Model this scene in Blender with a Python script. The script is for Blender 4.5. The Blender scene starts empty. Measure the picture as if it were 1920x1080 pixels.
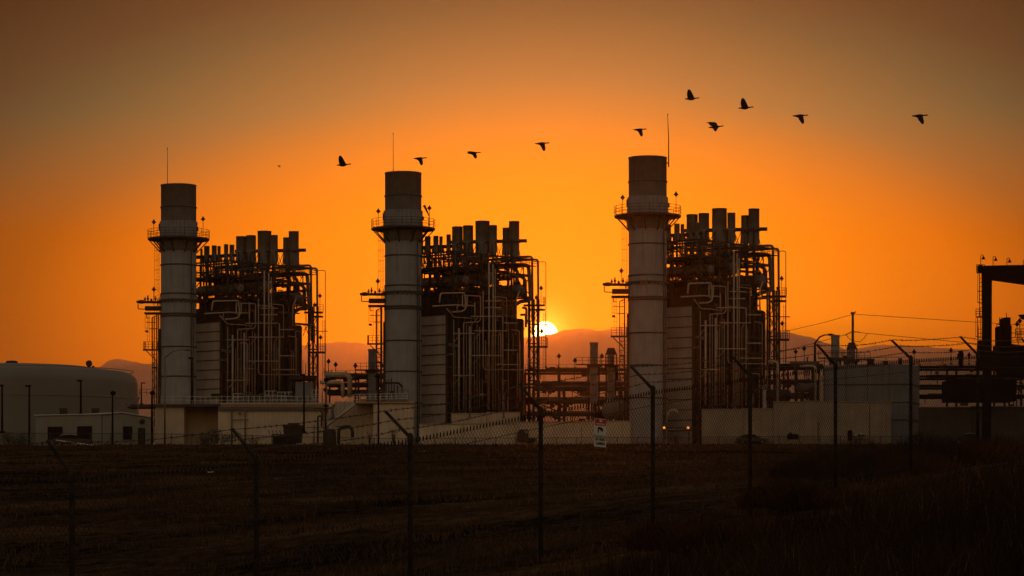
import bpy, math, random
import numpy as np
from mathutils import Vector, Matrix
PI = math.pi
F = 5000.0; CX = 960.0; HY = 950.0          # focal length in photo pixels, optical axis, horizon row
scene = bpy.context.scene
COL = scene.collection

# ------------------------------------------------------------------ helpers
def at(px, py, D):
    return Vector(((px-CX)/F*D, D, (HY-py)/F*D))

class G:
    """collects shapes, builds ONE mesh object"""
    def __init__(s): s.v = []; s.f = []; s.sm = []
    def add(s, vs, fs, smooth=False):
        o = len(s.v); s.v += [tuple(v) for v in vs]
        s.f += [tuple(i+o for i in f) for f in fs]; s.sm += [smooth]*len(fs)
        return s
    def box(s, x0, x1, y0, y1, z0, z1):
        return s.add([(x0,y0,z0),(x1,y0,z0),(x1,y1,z0),(x0,y1,z0),(x0,y0,z1),(x1,y0,z1),(x1,y1,z1),(x0,y1,z1)],
              [(3,2,1,0),(4,5,6,7),(0,1,5,4),(1,2,6,5),(2,3,7,6),(3,0,4,7)])
    def cbox(s, c, sx, sy, sz):
        return s.box(c[0]-sx/2,c[0]+sx/2,c[1]-sy/2,c[1]+sy/2,c[2]-sz/2,c[2]+sz/2)
    def bar(s, p, q, w, h=None):
        h = h or w
        p = Vector(p); q = Vector(q); d = (q-p)
        if d.length < 1e-6: return s
        d.normalize()
        up = Vector((0,0,1)) if abs(d.z) < .95 else Vector((1,0,0))
        a = d.cross(up).normalized()*w/2; b = a.cross(d).normalized()*h/2
        vs = [p-a-b,p+a-b,p+a+b,p-a+b,q-a-b,q+a-b,q+a+b,q-a+b]
        return s.add(vs, [(3,2,1,0),(4,5,6,7),(0,1,5,4),(1,2,6,5),(2,3,7,6),(3,0,4,7)])
    def tube(s, pts, r, n=8, cap=True):
        pts = [Vector(p) for p in pts]
        rs = r if isinstance(r, (list, tuple)) else [r]*len(pts)
        vs = []; fs = []
        t0 = (pts[1]-pts[0]).normalized()
        up = Vector((0,0,1)) if abs(t0.z) < .9 else Vector((1,0,0))
        a = t0.cross(up).normalized(); k = len(pts)
        for i, p in enumerate(pts):
            if i == 0: t = t0
            elif i == k-1: t = (pts[-1]-pts[-2]).normalized()
            else: t = ((pts[i]-pts[i-1]).normalized()+(pts[i+1]-pts[i]).normalized()).normalized()
            a = (a - t*a.dot(t)).normalized(); b = t.cross(a)
            for j in range(n):
                th = 2*PI*j/n
                vs.append(p+(a*math.cos(th)+b*math.sin(th))*rs[i])
        for i in range(k-1):
            for j in range(n):
                j2 = (j+1) % n
                fs.append((i*n+j, i*n+j2, (i+1)*n+j2, (i+1)*n+j))
        s.add(vs, fs, True)
        if cap:
            o = len(s.v)-len(vs)
            s.f.append(tuple(o+j for j in reversed(range(n)))); s.sm.append(False)
            s.f.append(tuple(o+(k-1)*n+j for j in range(n))); s.sm.append(False)
        return s
    def pipe(s, pts, r, bend=None, n=8):
        pts = [Vector(p) for p in pts]; bend = bend or r*2.6
        out = [pts[0]]
        for i in range(1, len(pts)-1):
            p = pts[i]; u = pts[i-1]-p; w = pts[i+1]-p
            bb = min(bend, u.length*.49, w.length*.49)
            A = p+u.normalized()*bb; B = p+w.normalized()*bb
            for t in (0,.25,.5,.75,1):
                out.append(A*(1-t)**2+p*2*t*(1-t)+B*t*t)
        out.append(pts[-1])
        return s.tube(out, r, n)
    def lathe(s, prof, c=(0,0,0), n=24, smooth=True):
        vs = []; fs = []; k = len(prof)
        for (r, z) in prof:
            for j in range(n):
                th = 2*PI*j/n
                vs.append((c[0]+r*math.cos(th), c[1]+r*math.sin(th), c[2]+z))
        for i in range(k-1):
            for j in range(n):
                j2 = (j+1) % n
                fs.append((i*n+j, i*n+j2, (i+1)*n+j2, (i+1)*n+j))
        s.add(vs, fs, smooth)
        return s
    def prism(s, pts, d):
        """planar polygon pts extruded by vector d"""
        d = Vector(d); n = len(pts); P = [Vector(p) for p in pts]
        vs = P+[p+d for p in P]
        fs = [tuple(range(n)), tuple(reversed(range(n, 2*n)))]
        for i in range(n): fs.append((i, i+n, (i+1) % n+n, (i+1) % n))
        return s.add(vs, fs)
    def blob(s, c, rx, ry, rz, n=10, m=6):
        prof = []
        vs = []; fs = []
        for i in range(m+1):
            ph = PI*i/m-PI/2
            for j in range(n):
                th = 2*PI*j/n
                vs.append((c[0]+rx*math.cos(ph)*math.cos(th), c[1]+ry*math.cos(ph)*math.sin(th), c[2]+rz*math.sin(ph)))
        for i in range(m):
            for j in range(n):
                j2 = (j+1) % n
                fs.append((i*n+j, i*n+j2, (i+1)*n+j2, (i+1)*n+j))
        return s.add(vs, fs, True)
    def build(s, name, m, parent=None, org=None):
        me = bpy.data.meshes.new(name)
        vs = s.v
        if org is not None:
            vs = [(v[0]-org[0], v[1]-org[1], v[2]-org[2]) for v in vs]
        me.from_pydata(vs, [], s.f); me.update()
        me.polygons.foreach_set('use_smooth', s.sm)
        me.materials.append(m)
        o = bpy.data.objects.new(name, me); COL.objects.link(o)
        if parent is not None: o.parent = parent
        elif org is not None: o.location = org
        return o

def tag(o, label, cat, group=None):
    o['label'] = label; o['category'] = cat
    if group: o['group'] = group
    return o
def thing(name, label, cat, loc=(0,0,0), rz=0, group=None):
    o = bpy.data.objects.new(name, None); COL.objects.link(o)
    o.location = loc; o.rotation_euler = (0,0,rz); o.empty_display_size = .1
    return tag(o, label, cat, group)
def structure(o): o['kind'] = 'structure'; return o
def dup(root, loc, label, rz=None):
    def cp(o, par):
        c = o.copy(); COL.objects.link(c)
        if par is not None: c.parent = par
        for ch in kids.get(o, []): cp(ch, c)
        return c
    kids = {}
    for o in list(COL.objects):
        if o.parent is not None: kids.setdefault(o.parent, []).append(o)
    r = cp(root, None); r.location = loc
    if rz is not None: r.rotation_euler = (0,0,rz)
    r['label'] = label
    return r

# ------------------------------------------------------------------ materials
def mat(name, col, rough=.6, var=.25, scale=1.5, metal=0, streak=0., bump=.0, dirt=None, dirt_amt=.5, spec=.22):
    m = bpy.data.materials.new(name); m.use_nodes = True
    nt = m.node_tree; N = nt.nodes; L = nt.links
    b = N['Principled BSDF']; b.inputs['Roughness'].default_value = rough; b.inputs['Metallic'].default_value = metal
    b.inputs['Specular IOR Level'].default_value = spec
    tc = N.new('ShaderNodeTexCoord')
    n1 = N.new('ShaderNodeTexNoise'); n1.inputs['Scale'].default_value = scale; n1.inputs['Detail'].default_value = 6
    L.new(tc.outputs['Object'], n1.inputs['Vector'])
    cr = N.new('ShaderNodeValToRGB'); e = cr.color_ramp.elements
    e[0].position = .3; e[1].position = .72
    e[0].color = (*[c*(1-var) for c in col], 1); e[1].color = (*[min(1, c*(1+var)) for c in col], 1)
    L.new(n1.outputs['Fac'], cr.inputs['Fac'])
    out = cr.outputs['Color']
    if streak > 0 or dirt is not None:
        mp = N.new('ShaderNodeMapping'); mp.inputs['Scale'].default_value = (1.6, 1.6, .07)
        L.new(tc.outputs['Object'], mp.inputs['Vector'])
        n2 = N.new('ShaderNodeTexNoise'); n2.inputs['Scale'].default_value = 2.2; n2.inputs['Detail'].default_value = 5
        L.new(mp.outputs['Vector'], n2.inputs['Vector'])
        r2 = N.new('ShaderNodeValToRGB'); r2.color_ramp.elements[0].position = .48; r2.color_ramp.elements[1].position = .75
        L.new(n2.outputs['Fac'], r2.inputs['Fac'])
        mu = N.new('ShaderNodeMath'); mu.operation = 'MULTIPLY'; mu.inputs[1].default_value = streak or dirt_amt
        L.new(r2.outputs['Color'], mu.inputs[0])
        mx = N.new('ShaderNodeMix'); mx.data_type = 'RGBA'
        L.new(mu.outputs[0], mx.inputs[0]); L.new(out, mx.inputs[6])
        dc = dirt or tuple(c*.35 for c in col)
        mx.inputs[7].default_value = (*dc, 1); out = mx.outputs[2]
    L.new(out, b.inputs['Base Color'])
    if bump > 0:
        bp = N.new('ShaderNodeBump'); bp.inputs['Strength'].default_value = bump; bp.inputs['Distance'].default_value = .05
        L.new(n1.outputs['Fac'], bp.inputs['Height']); L.new(bp.outputs['Normal'], b.inputs['Normal'])
    return m

M = {}
M['shell'] = mat('stack_paint', (.37,.35,.345), .55, .14, .35, streak=.5, dirt=(.19,.14,.115), bump=.15)
M['shell_top'] = mat('sooty_stack_paint', (.27,.245,.235), .65, .15, .8, streak=.5, dirt=(.13,.10,.085))
M['ring'] = mat('ring_steel', (.10,.075,.06), .6, .3, 2)
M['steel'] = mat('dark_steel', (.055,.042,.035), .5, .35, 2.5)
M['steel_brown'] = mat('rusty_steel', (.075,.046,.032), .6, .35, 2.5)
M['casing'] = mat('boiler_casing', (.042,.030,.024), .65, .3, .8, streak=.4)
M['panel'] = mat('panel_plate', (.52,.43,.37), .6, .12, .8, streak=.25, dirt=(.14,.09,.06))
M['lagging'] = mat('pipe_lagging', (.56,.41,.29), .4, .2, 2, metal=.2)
M['lag_dark'] = mat('dull_pipe', (.19,.145,.115), .5, .3, 2)
M['silencer'] = mat('silencer_paint', (.30,.27,.24), .6, .2, .8, streak=.35, dirt=(.09,.06,.04))
M['concrete'] = mat('stained_concrete', (.60,.46,.33), .85, .14, .5, streak=.4, dirt=(.30,.20,.13), bump=.2)
M['concrete2'] = mat('wall_concrete', (.74,.57,.41), .85, .14, .4, streak=.5, dirt=(.40,.29,.2), bump=.2)
M['boundary'] = mat('boundary_concrete', (.44,.345,.25), .85, .16, .4, streak=.55, dirt=(.24,.17,.11), bump=.2)
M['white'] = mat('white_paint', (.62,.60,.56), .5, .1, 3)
M['tank'] = mat('tank_paint', (.24,.22,.18), .6, .08, .15, streak=.12, dirt=(.2,.17,.12))
M['shed'] = mat('shed_sheet', (.36,.33,.27), .6, .08, .5, streak=.2)
M['greywall'] = mat('grey_sheeting', (.26,.25,.26), .6, .14, .4, streak=.45, dirt=(.16,.14,.13))
M['darkwall'] = mat('dark_wall', (.10,.08,.07), .8, .2, .4, streak=.3)
M['black'] = mat('black_paint', (.012,.010,.009), .8, .3, 2, spec=.03)
M['glass'] = mat('dark_glass', (.015,.015,.017), .12, .1, 1)
M['galv'] = mat('galvanised_steel', (.20,.18,.165), .45, .3, 14, metal=.5, bump=.05)
M['galvdark'] = mat('weathered_galvanised', (.036,.026,.02), .9, .45, 10, spec=.03)
M['galvarm'] = mat('stained_arm_steel', (.05,.034,.026), .7, .7, 4, spec=.1)
M['wire'] = mat('fence_wire', (.035,.026,.02), .6, .3, 9, spec=.15)
M['barb'] = mat('barbed_wire_steel', (.09,.06,.045), .5, .3, 9, metal=.4)
M['bird'] = mat('goose_feathers', (.02,.018,.017), .8, .3, 9)
M['birdpale'] = mat('pale_feathers', (.22,.24,.25), .8, .2, 9)
M['leaf'] = mat('shrub_leaves', (.035,.04,.018), .8, .4, 3)
M['bark'] = mat('shrub_bark', (.05,.035,.025), .9, .3, 6)
M['dry'] = mat('dry_weed', (.20,.13,.06), .8, .4, 3)
M['carred'] = mat('dark_red_paint', (.06,.012,.008), .3, .1, 2, spec=.6)
M['cardark'] = mat('dark_car_paint', (.03,.03,.032), .3, .1, 2, spec=.6)
M['carwhite'] = mat('pale_car_paint', (.8,.8,.8), .3, .05, 2, spec=.6)
M['signred'] = mat('sign_red', (.62,.02,.015), .45, .08, 9)
M['signwhite'] = mat('sign_white', (.82,.79,.76), .45, .06, 9)
M['signblack'] = mat('sign_black', (.03,.025,.025), .5, .1, 9)
M['hill'] = mat('hazed_dry_grass', (.56,.49,.41), .95, .15, .004)  # dry grass, paled to carry part of the distance haze
M['litter'] = mat('paper_litter', (.6,.58,.55), .8, .1, 5)
M['litter_stone'] = mat('pale_stone', (.30,.24,.19), .9, .3, .3, spec=0)
M['kerb'] = mat('kerb_concrete', (.42,.36,.27), .8, .15, 2)
def emit(name, col, st):
    m = bpy.data.materials.new(name); m.use_nodes = True
    b = m.node_tree.nodes['Principled BSDF']
    b.inputs['Base Color'].default_value = (*col, 1)
    b.inputs['Emission Color'].default_value = (*col, 1); b.inputs['Emission Strength'].default_value = st
    return m
M['lamp_on'] = emit('lit_orange_lamp', (1,.30,.04), 1.4)

# ------------------------------------------------------------------ terrain
def gz(X, Y):
    X = np.asarray(X, float); Y = np.asarray(Y, float)
    Yc = np.maximum(Y, -30)
    base = -.45+.02775*(Yc-45)
    lat = .14*np.clip(X, -18, 18)*np.exp(-np.maximum(0, Y-45)/28.)
    pad = 9.4+.012*np.clip(X, -90, 70)
    a = base+lat; k = .5
    h = np.clip(.5+.5*(pad-a)/k, 0, 1)
    return pad*(1-h)+a*h-k*h*(1-h)
def g1(X, Y): return float(gz(X, Y))
def ground(px, D): X = (px-CX)/F*D; return Vector((X, D, g1(X, D)))

def make_terrain():
    ys = np.concatenate([np.linspace(-60, 14, 12), np.geomspace(15, 420, 330), np.geomspace(430, 21000, 56)])
    nx = 260
    rng = np.random.default_rng(3)
    tt = np.linspace(-1, 1, nx)
    V = np.zeros((len(ys), nx, 3))
    for i, y in enumerate(ys):
        hw = max(30, abs(y)*.24+12) if y < 430 else 100+(y-430)*.6
        hw = hw if y < 430 else max(hw, 120)
        x = tt*hw
        V[i,:,0] = x; V[i,:,1] = y; V[i,:,2] = gz(x, y)
    def wav(x, y):
        r = 0
        for k in range(14):
            f = .25*1.45**k; th = k*2.399
            r = r+np.sin((x*math.cos(th)+y*math.sin(th))*f*.5+k*1.7)/(1.3**k)
        return r
    amp = np.where(V[:,:,1] < 395, .035, 0)
    V[:,:,2] += wav(V[:,:,0], V[:,:,1])*amp+rng.normal(0, .012, V.shape[:2])*(V[:,:,1] < 395)
    # shallow wheel tracks / furrow crests that run across the field
    for (yc, sl, w, h) in ((52,.35,.7,.10),(66,.22,.9,.10),(95,.15,1.6,.14),(140,.1,2.5,.16),(215,.06,4,.2)):
        d = (V[:,:,1]-yc-sl*V[:,:,0]+.8*np.sin(V[:,:,0]*.3))/w
        V[:,:,2] += h*np.exp(-d*d)
    n0, n1 = len(ys), nx
    idx = np.arange(n0*n1).reshape(n0, n1)
    Fq = np.stack([idx[:-1,:-1], idx[:-1,1:], idx[1:,1:], idx[1:,:-1]], -1).reshape(-1, 4)
    me = bpy.data.meshes.new('ground'); me.from_pydata(V.reshape(-1, 3).tolist(), [], Fq.tolist()); me.update()
    me.polygons.foreach_set('use_smooth', [True]*len(me.polygons))
    m = bpy.data.materials.new('dry_field'); m.use_nodes = True
    nt = m.node_tree; N = nt.nodes; L = nt.links; b = N['Principled BSDF']
    b.inputs['Roughness'].default_value = .95; b.inputs['Specular IOR Level'].default_value = 0
    tc = N.new('ShaderNodeTexCoord')
    def noise(scale, det=8):
        n = N.new('ShaderNodeTexNoise'); n.inputs['Scale'].default_value = scale; n.inputs['Detail'].default_value = det
        n.inputs['Roughness'].default_value = .65
        L.new(tc.outputs['Object'], n.inputs['Vector']); return n
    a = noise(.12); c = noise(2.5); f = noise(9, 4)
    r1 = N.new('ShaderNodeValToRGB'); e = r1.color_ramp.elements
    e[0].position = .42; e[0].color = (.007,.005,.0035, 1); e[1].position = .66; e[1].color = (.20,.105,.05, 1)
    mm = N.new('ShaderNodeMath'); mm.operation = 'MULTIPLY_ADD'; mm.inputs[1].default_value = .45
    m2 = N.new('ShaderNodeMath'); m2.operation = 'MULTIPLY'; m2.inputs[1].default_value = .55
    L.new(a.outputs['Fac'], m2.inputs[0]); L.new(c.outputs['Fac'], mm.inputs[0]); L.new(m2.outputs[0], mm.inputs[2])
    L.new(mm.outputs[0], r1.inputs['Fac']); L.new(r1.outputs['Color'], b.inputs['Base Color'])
    bp = N.new('ShaderNodeBump'); bp.inputs['Strength'].default_value = .8; bp.inputs['Distance'].default_value = .12
    ad = N.new('ShaderNodeMath'); ad.operation = 'ADD'
    L.new(c.outputs['Fac'], ad.inputs[0]); L.new(f.outputs['Fac'], ad.inputs[1])
    L.new(ad.outputs[0], bp.inputs['Height']); L.new(bp.outputs['Normal'], b.inputs['Normal'])
    me.materials.append(m)
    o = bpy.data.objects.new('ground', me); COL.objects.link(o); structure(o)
make_terrain()

def make_hills():
    R1 = [(-300,712),(-60,704),(100,708),(185,692),(203,676),(214,671.5),(226,670),(240,672),(255,677),(275,679),(300,677),(400,665),(500,650),(600,641),
          (640,637.5),(680,641),(720,648),(850,650),(940,637),(1000,627),(1020,625),(1044,619.5),(1062,615),(1085,613),(1105,614),(1126,616),(1150,611),(1180,605),
          (1300,598),(1450,616),(1477,621),(1500,626),(1530,634),(1560,643),(1600,660),(1700,690),(1900,712),(2200,720)]
    R2 = [(1300,720),(1480,700),(1560,672),(1580,660),(1602,652),(1625,645),(1650,642),(1700,644.5),(1760,648),(1840,657),(1920,666),(2100,680),(2300,700)]
    rng = np.random.default_rng(8)
    for ri, (R, D) in enumerate(((R1, 14000.), (R2, 16500.))):
        px = np.arange(R[0][0], R[-1][0], 4.); py = np.interp(px, [r[0] for r in R], [r[1] for r in R])
        k = np.ones(5)/5; py = np.convolve(np.pad(py, 2, mode='edge'), k, 'valid')
        py = py+.35*np.sin(px*.09)+.25*np.sin(px*.23+1)
        rows = 26; V = []
        for j in range(rows):
            t = j/(rows-1)*1.5-1          # -1 front foot, 0 ridge, .5 back
            d = D+t*2500
            X = (px-CX)/F*D
            zr = (HY-py)/F*D
            prof = 1-abs(t)**1.25 if t <= 0 else 1-t*1.4
            gul = (np.sin(px*.06+t*3)+.6*np.sin(px*.15-t*5)+.4*np.sin(px*.37+t*2))*32*abs(t)*(1-abs(t))*2
            z = 6+(zr-6)*prof+gul+rng.normal(0, 2.2, len(px))*min(1, abs(t)*3)
            V.append(np.stack([X, np.full_like(X, d)+np.sin(px*.05)*20*abs(t), z], -1))
        V = np.array(V); n0, n1 = V.shape[:2]
        idx = np.arange(n0*n1).reshape(n0, n1)
        Fq = np.stack([idx[:-1,:-1], idx[:-1,1:], idx[1:,1:], idx[1:,:-1]], -1).reshape(-1, 4)
        nm = 'hills' if ri == 0 else 'far_hills'
        me = bpy.data.meshes.new(nm); me.from_pydata(V.reshape(-1, 3).tolist(), [], Fq.tolist()); me.update()
        me.polygons.foreach_set('use_smooth', [True]*len(me.polygons)); me.materials.append(M['hill'])
        o = bpy.data.objects.new(nm, me); COL.objects.link(o); structure(o)
make_hills()

# ------------------------------------------------------------------ the three generating units
B0 = 9.5                                             # level of the plant pad
UN = [(-54.7, 437.5), (-17.2, 421.5), (20.5, 403.0)]  # stack centres
UNAME = ['left', 'middle', 'right']
CA, SA = .65, .76; TH = math.atan2(SA, CA)
_n = math.hypot(CA, SA); CA /= _n; SA /= _n
def hw(px, py, w, u=0):
    """photo pixel on the plane w metres behind stack u -> boiler-local point"""
    X0, Y0 = UN[u]; D = Y0+w; p = at(px, py, D); dx = p.x-X0
    return Vector((dx*CA+w*SA, -dx*SA+w*CA, p.z-B0))
def hb(px, py, b, u=0):
    """photo pixel on the plane b metres to the side of the boiler axis"""
    X0, Y0 = UN[u]; t = (px-CX)/F
    a = (t*Y0-X0-b*(SA+CA*t))/(CA-SA*t)
    D = Y0+SA*a-CA*b
    return Vector((a, -b, (HY-py)/F*D-B0))
def sw(px, py, w, u=0):
    X0, Y0 = UN[u]; p = at(px, py, Y0+w)
    return Vector((p.x-X0, w, p.z-B0))

def railing(g, pts, h=1.1, step=1.6, r=.025, rails=3, kick=False):
    """pts: polyline at deck level"""
    pts = [Vector(p) for p in pts]
    for i in range(len(pts)-1):
        a, b = pts[i], pts[i+1]; L = (b-a).length; n = max(1, round(L/step))
        for k in range(n+1):
            p = a.lerp(b, k/n); g.bar(p, p+Vector((0,0,h)), r*2)
        for k in range(1, rails+1):
            dz = Vector((0,0,h*k/rails)); g.bar(a+dz, b+dz, r*1.8)
def ladder(g, p, q, w=.5, cage=True, out=(0,-1,0), r=.04):
    """p bottom, q top"""
    p = Vector(p); q = Vector(q); d = (q-p); L = d.length; d.normalize(); out = Vector(out)
    s = d.cross(out).normalized()*w/2
    g.bar(p-s, q-s, r); g.bar(p+s, q+s, r)
    n = int(L/.6)
    for i in range(n): c = p+d*(i+.5)*.6; g.bar(c-s, c+s, r*.8)
    if cage:
        m = int((L-2)/1.6)
        for i in range(m):
            c = p+d*(2.2+i*1.6); pr = None
            ring = [c+s*1.3, c+s*1.5+out*.4, c+out*.75, c-s*1.5+out*.4, c-s*1.3]
            for k in range(4): g.bar(ring[k], ring[k+1], r*.9)
        for off in (s*1.5+out*.4, out*.75, -s*1.5+out*.4):
            g.bar(p+d*2.2+off, q+off, r*.7)
def lantern(g, base, top, arm=None):
    g.tube([base, top], .05, 6)
    c = Vector(top)
    g.lathe([(.32,-.05),(.42,-.05),(.12,.3),(.12,.42),(.02,.46)], c, 8)
    g.lathe([(.02,-.3),(.2,-.25),(.2,-.05),(.02,-.02)], c, 8)

def make_stack(u):
    X0, Y0 = UN[u]
    t = thing('exhaust_stack', LAB_STACK[u], 'chimney', (X0, Y0, B0), 0, 'tall cylindrical exhaust stacks of the three units')
    R = 2.88
    z = lambda py: (HY-py)/F*437.5-B0
    G().lathe([(R,0),(R,32.3)], n=56).build('shell', M['shell'], t)
    g = G(); g.lathe([(R+.004,32.3),(R+.004,43.1),(R+.05,43.1),(R+.05,43.25),(R-.1,43.25),(R-.1,36)], n=56)
    g.build('upper_shell', M['shell_top'], t)
    g = G(); g.lathe([(R,32.4),(R+.17,32.4),(R+.17,37.2),(R,37.2)], n=56)
    for k in range(28):
        th = k*2*PI/28; c = Vector((math.cos(th), math.sin(th), 0))*(R+.19)
        g.bar(c+Vector((0,0,32.4)), c+Vector((0,0,37.2)), .07)
    g.build('silencer_band', M['shell_top'], t)
    for py in (389.5, 497.6, 551.7, 651, 706.5, 763):
        zz = z(py); G().lathe([(R,zz-.09),(R+.12,zz-.09),(R+.12,zz+.09),(R,zz+.09)], n=56).build('ring', M['ring'], t)
    for py in (563.5, 589.5, 593.5):
        zz = z(py); G().lathe([(R,zz-.12),(R+.15,zz-.12),(R+.15,zz+.12),(R,zz+.12)], n=56).build('ring', M['ring'], t)
    g = G()
    for k in range(24):
        th = k*2*PI/24; c = Vector((math.cos(th), math.sin(th), 0))*(R+.12); c.z = z(565)
        G().cbox(c, .4, .4, .5).build('bracket', M['ring'], t)
    # platform
    Rp = 5.05; zp = 34.2; n = 20
    g = G(); g.lathe([(R,zp),(Rp,zp),(Rp,zp+.28),(R,zp+.28)], n=n, smooth=False)
    for k in range(n):
        th = (k+.5)*2*PI/n; c = Vector((math.cos(th), math.sin(th), 0))
        if k % 2 == 0:
            g.bar(c*(Rp-.2)+Vector((0,0,zp)), c*R+Vector((0,0,zp-2.1)), .16)
            g.bar(c*(Rp-1.2)+Vector((0,0,zp)), c*R+Vector((0,0,zp-1.2)), .1)
    pl = g.build('platform', M['steel'], t)
    g = G(); pts = [Vector((math.cos(k*2*PI/n)*Rp, math.sin(k*2*PI/n)*Rp, zp+.28)) for k in range(n+1)]
    railing(g, pts, 1.35, 1.7, .03); g.build('railing', M['steel'], pl)
    for (dx, zt) in ((-3.85, 37.0), (4.2, 37.5)):
        g = G(); lantern(g, (dx,-1.6,zp+.3), (dx,-1.6,zt)); g.build('platform_light', M['steel'], t)
    # sampling port boxes and ladder, conduits
    G().cbox((-3.05,-.3,36.3), .35,.5,1.1).build('instrument_box', M['steel'], t); G().cbox((3.1,-.4,36.0), .4,.5,.6).build('instrument_box', M['steel'], t)
    g = G(); ladder(g, (-3.35,-.1,1.5), (-3.35,-.1,34.2), .55, True, (-.6,-.8,0)); g.build('ladder', M['steel_brown'], t)
    g = G(); g.tube([(-2.1,-2.3,22),(-2.1,-2.3,32.3)], .001, 4) if False else None
    g = G(); g.tube([(2.35,-1.95,.5),(2.35,-1.95,32.4)], .09, 8); g.tube([(2.62,-1.62,.5),(2.62,-1.62,27)], .06, 8)
    for zz in range(2, 31, 4): g.cbox((2.45,-1.8,zz), .5,.2,.12)
    g.build('conduit', M['ring'], t)
    g = G()
    if u < 2:
        dx = (-1.75, -1.55)[u]; g.tube([(dx,-.6,40.5),(dx,-.6,43.3),(dx,-.6,(49.2,49.4)[u])], [.07,.06,.035], 6); g.cbox((dx,-.6,(49.2,49.4)[u]), .14,.14,.18)
    else:
        g.tube([(3.15,-.3,42.1),(3.15,-.3,46),(3.0,-.3,49.7)], [.11,.08,.04], 6); g.cbox((3.02,-.3,49.7), .15,.15,.2)
        g.bar((2.7,-.3,42.4),(3.2,-.3,42.4), .18); g.bar((3.15,-.3,41.8),(3.15,-.3,42.4), .2)
    g.build('lightning_rod', M['steel_brown'], t)
    if u == 1:
        g = G(); g.tube([(3.3,-1.2,38.0),(3.55,-1.2,37.6),(4.1,-1.2,36.4)], [.22,.18,.08], 8); g.tube([(4.1,-1.2,34.4),(4.1,-1.2,36.6)], .04, 6)
        g.build('windsock', M['steel_brown'], t)
    return t
LAB_STACK = ['leftmost tall grey cylindrical stack with a ringed platform, beside the low concrete building',
             'middle tall grey cylindrical stack, standing just left of the setting sun',
             'rightmost and tallest grey cylindrical stack, its rod fixed outside the right rim']
for u in range(3): make_stack(u)

def loose_pipes(t, seed, n):
    rnd = random.Random(seed)
    for i in range(n):
        a = rnd.uniform(5.4,25.5); y = rnd.choice([-5.4,-4.6,-3.5,-2,0,2,4]); z0 = rnd.choice([21.4,22.4,23.2,24,25.2,26.2,27.2,28.9,29.6,30.6])
        if a > 20 and z0 > 28: continue
        L = rnd.uniform(1.5,5.5); d = rnd.choice([.10,.14,.2,.28,.36])
        m = rnd.choice(['lag_dark','lag_dark','steel','lagging'] if z0 < 25 else ['lag_dark','steel','steel'])
        mode = rnd.random()
        if mode < .35: pts = [(a,y,z0),(min(26,a+L),y,z0),(min(26,a+L),y,z0-rnd.uniform(1,3))]
        elif mode < .6: pts = [(a,y,z0-1.5),(a,y,z0+.6),(a,y+rnd.choice([-1,1])*rnd.uniform(1,3),z0+.6)]
        elif mode < .8: pts = [(a,y,21.2),(a,y,z0),(a+rnd.uniform(-1.5,1.5),y,z0)]
        else: pts = [(a,-5.5,z0),(a,rnd.uniform(0,5),z0)]
        G().pipe(pts, d/2+.02, .3, 7).build('small_pipe', M[m], t)
    for i in range(26):      # small risers, cable drops and brackets on the side wall
        a = rnd.uniform(6,23); z1 = rnd.uniform(8,21); z0 = max(1.5, z1-rnd.uniform(2,12)); y = -5.55-rnd.uniform(0,.35)
        pts = [(a,y,z0),(a,y,z1),(a+rnd.uniform(-2,2),y,z1)] if rnd.random() < .6 else [(a,y,z0),(a,y,z1)]
        G().pipe(pts, rnd.choice([.035,.05,.07,.1]), .25, 6).build('riser', M[rnd.choice(['lagging','lag_dark','lagging'])], t)
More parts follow.
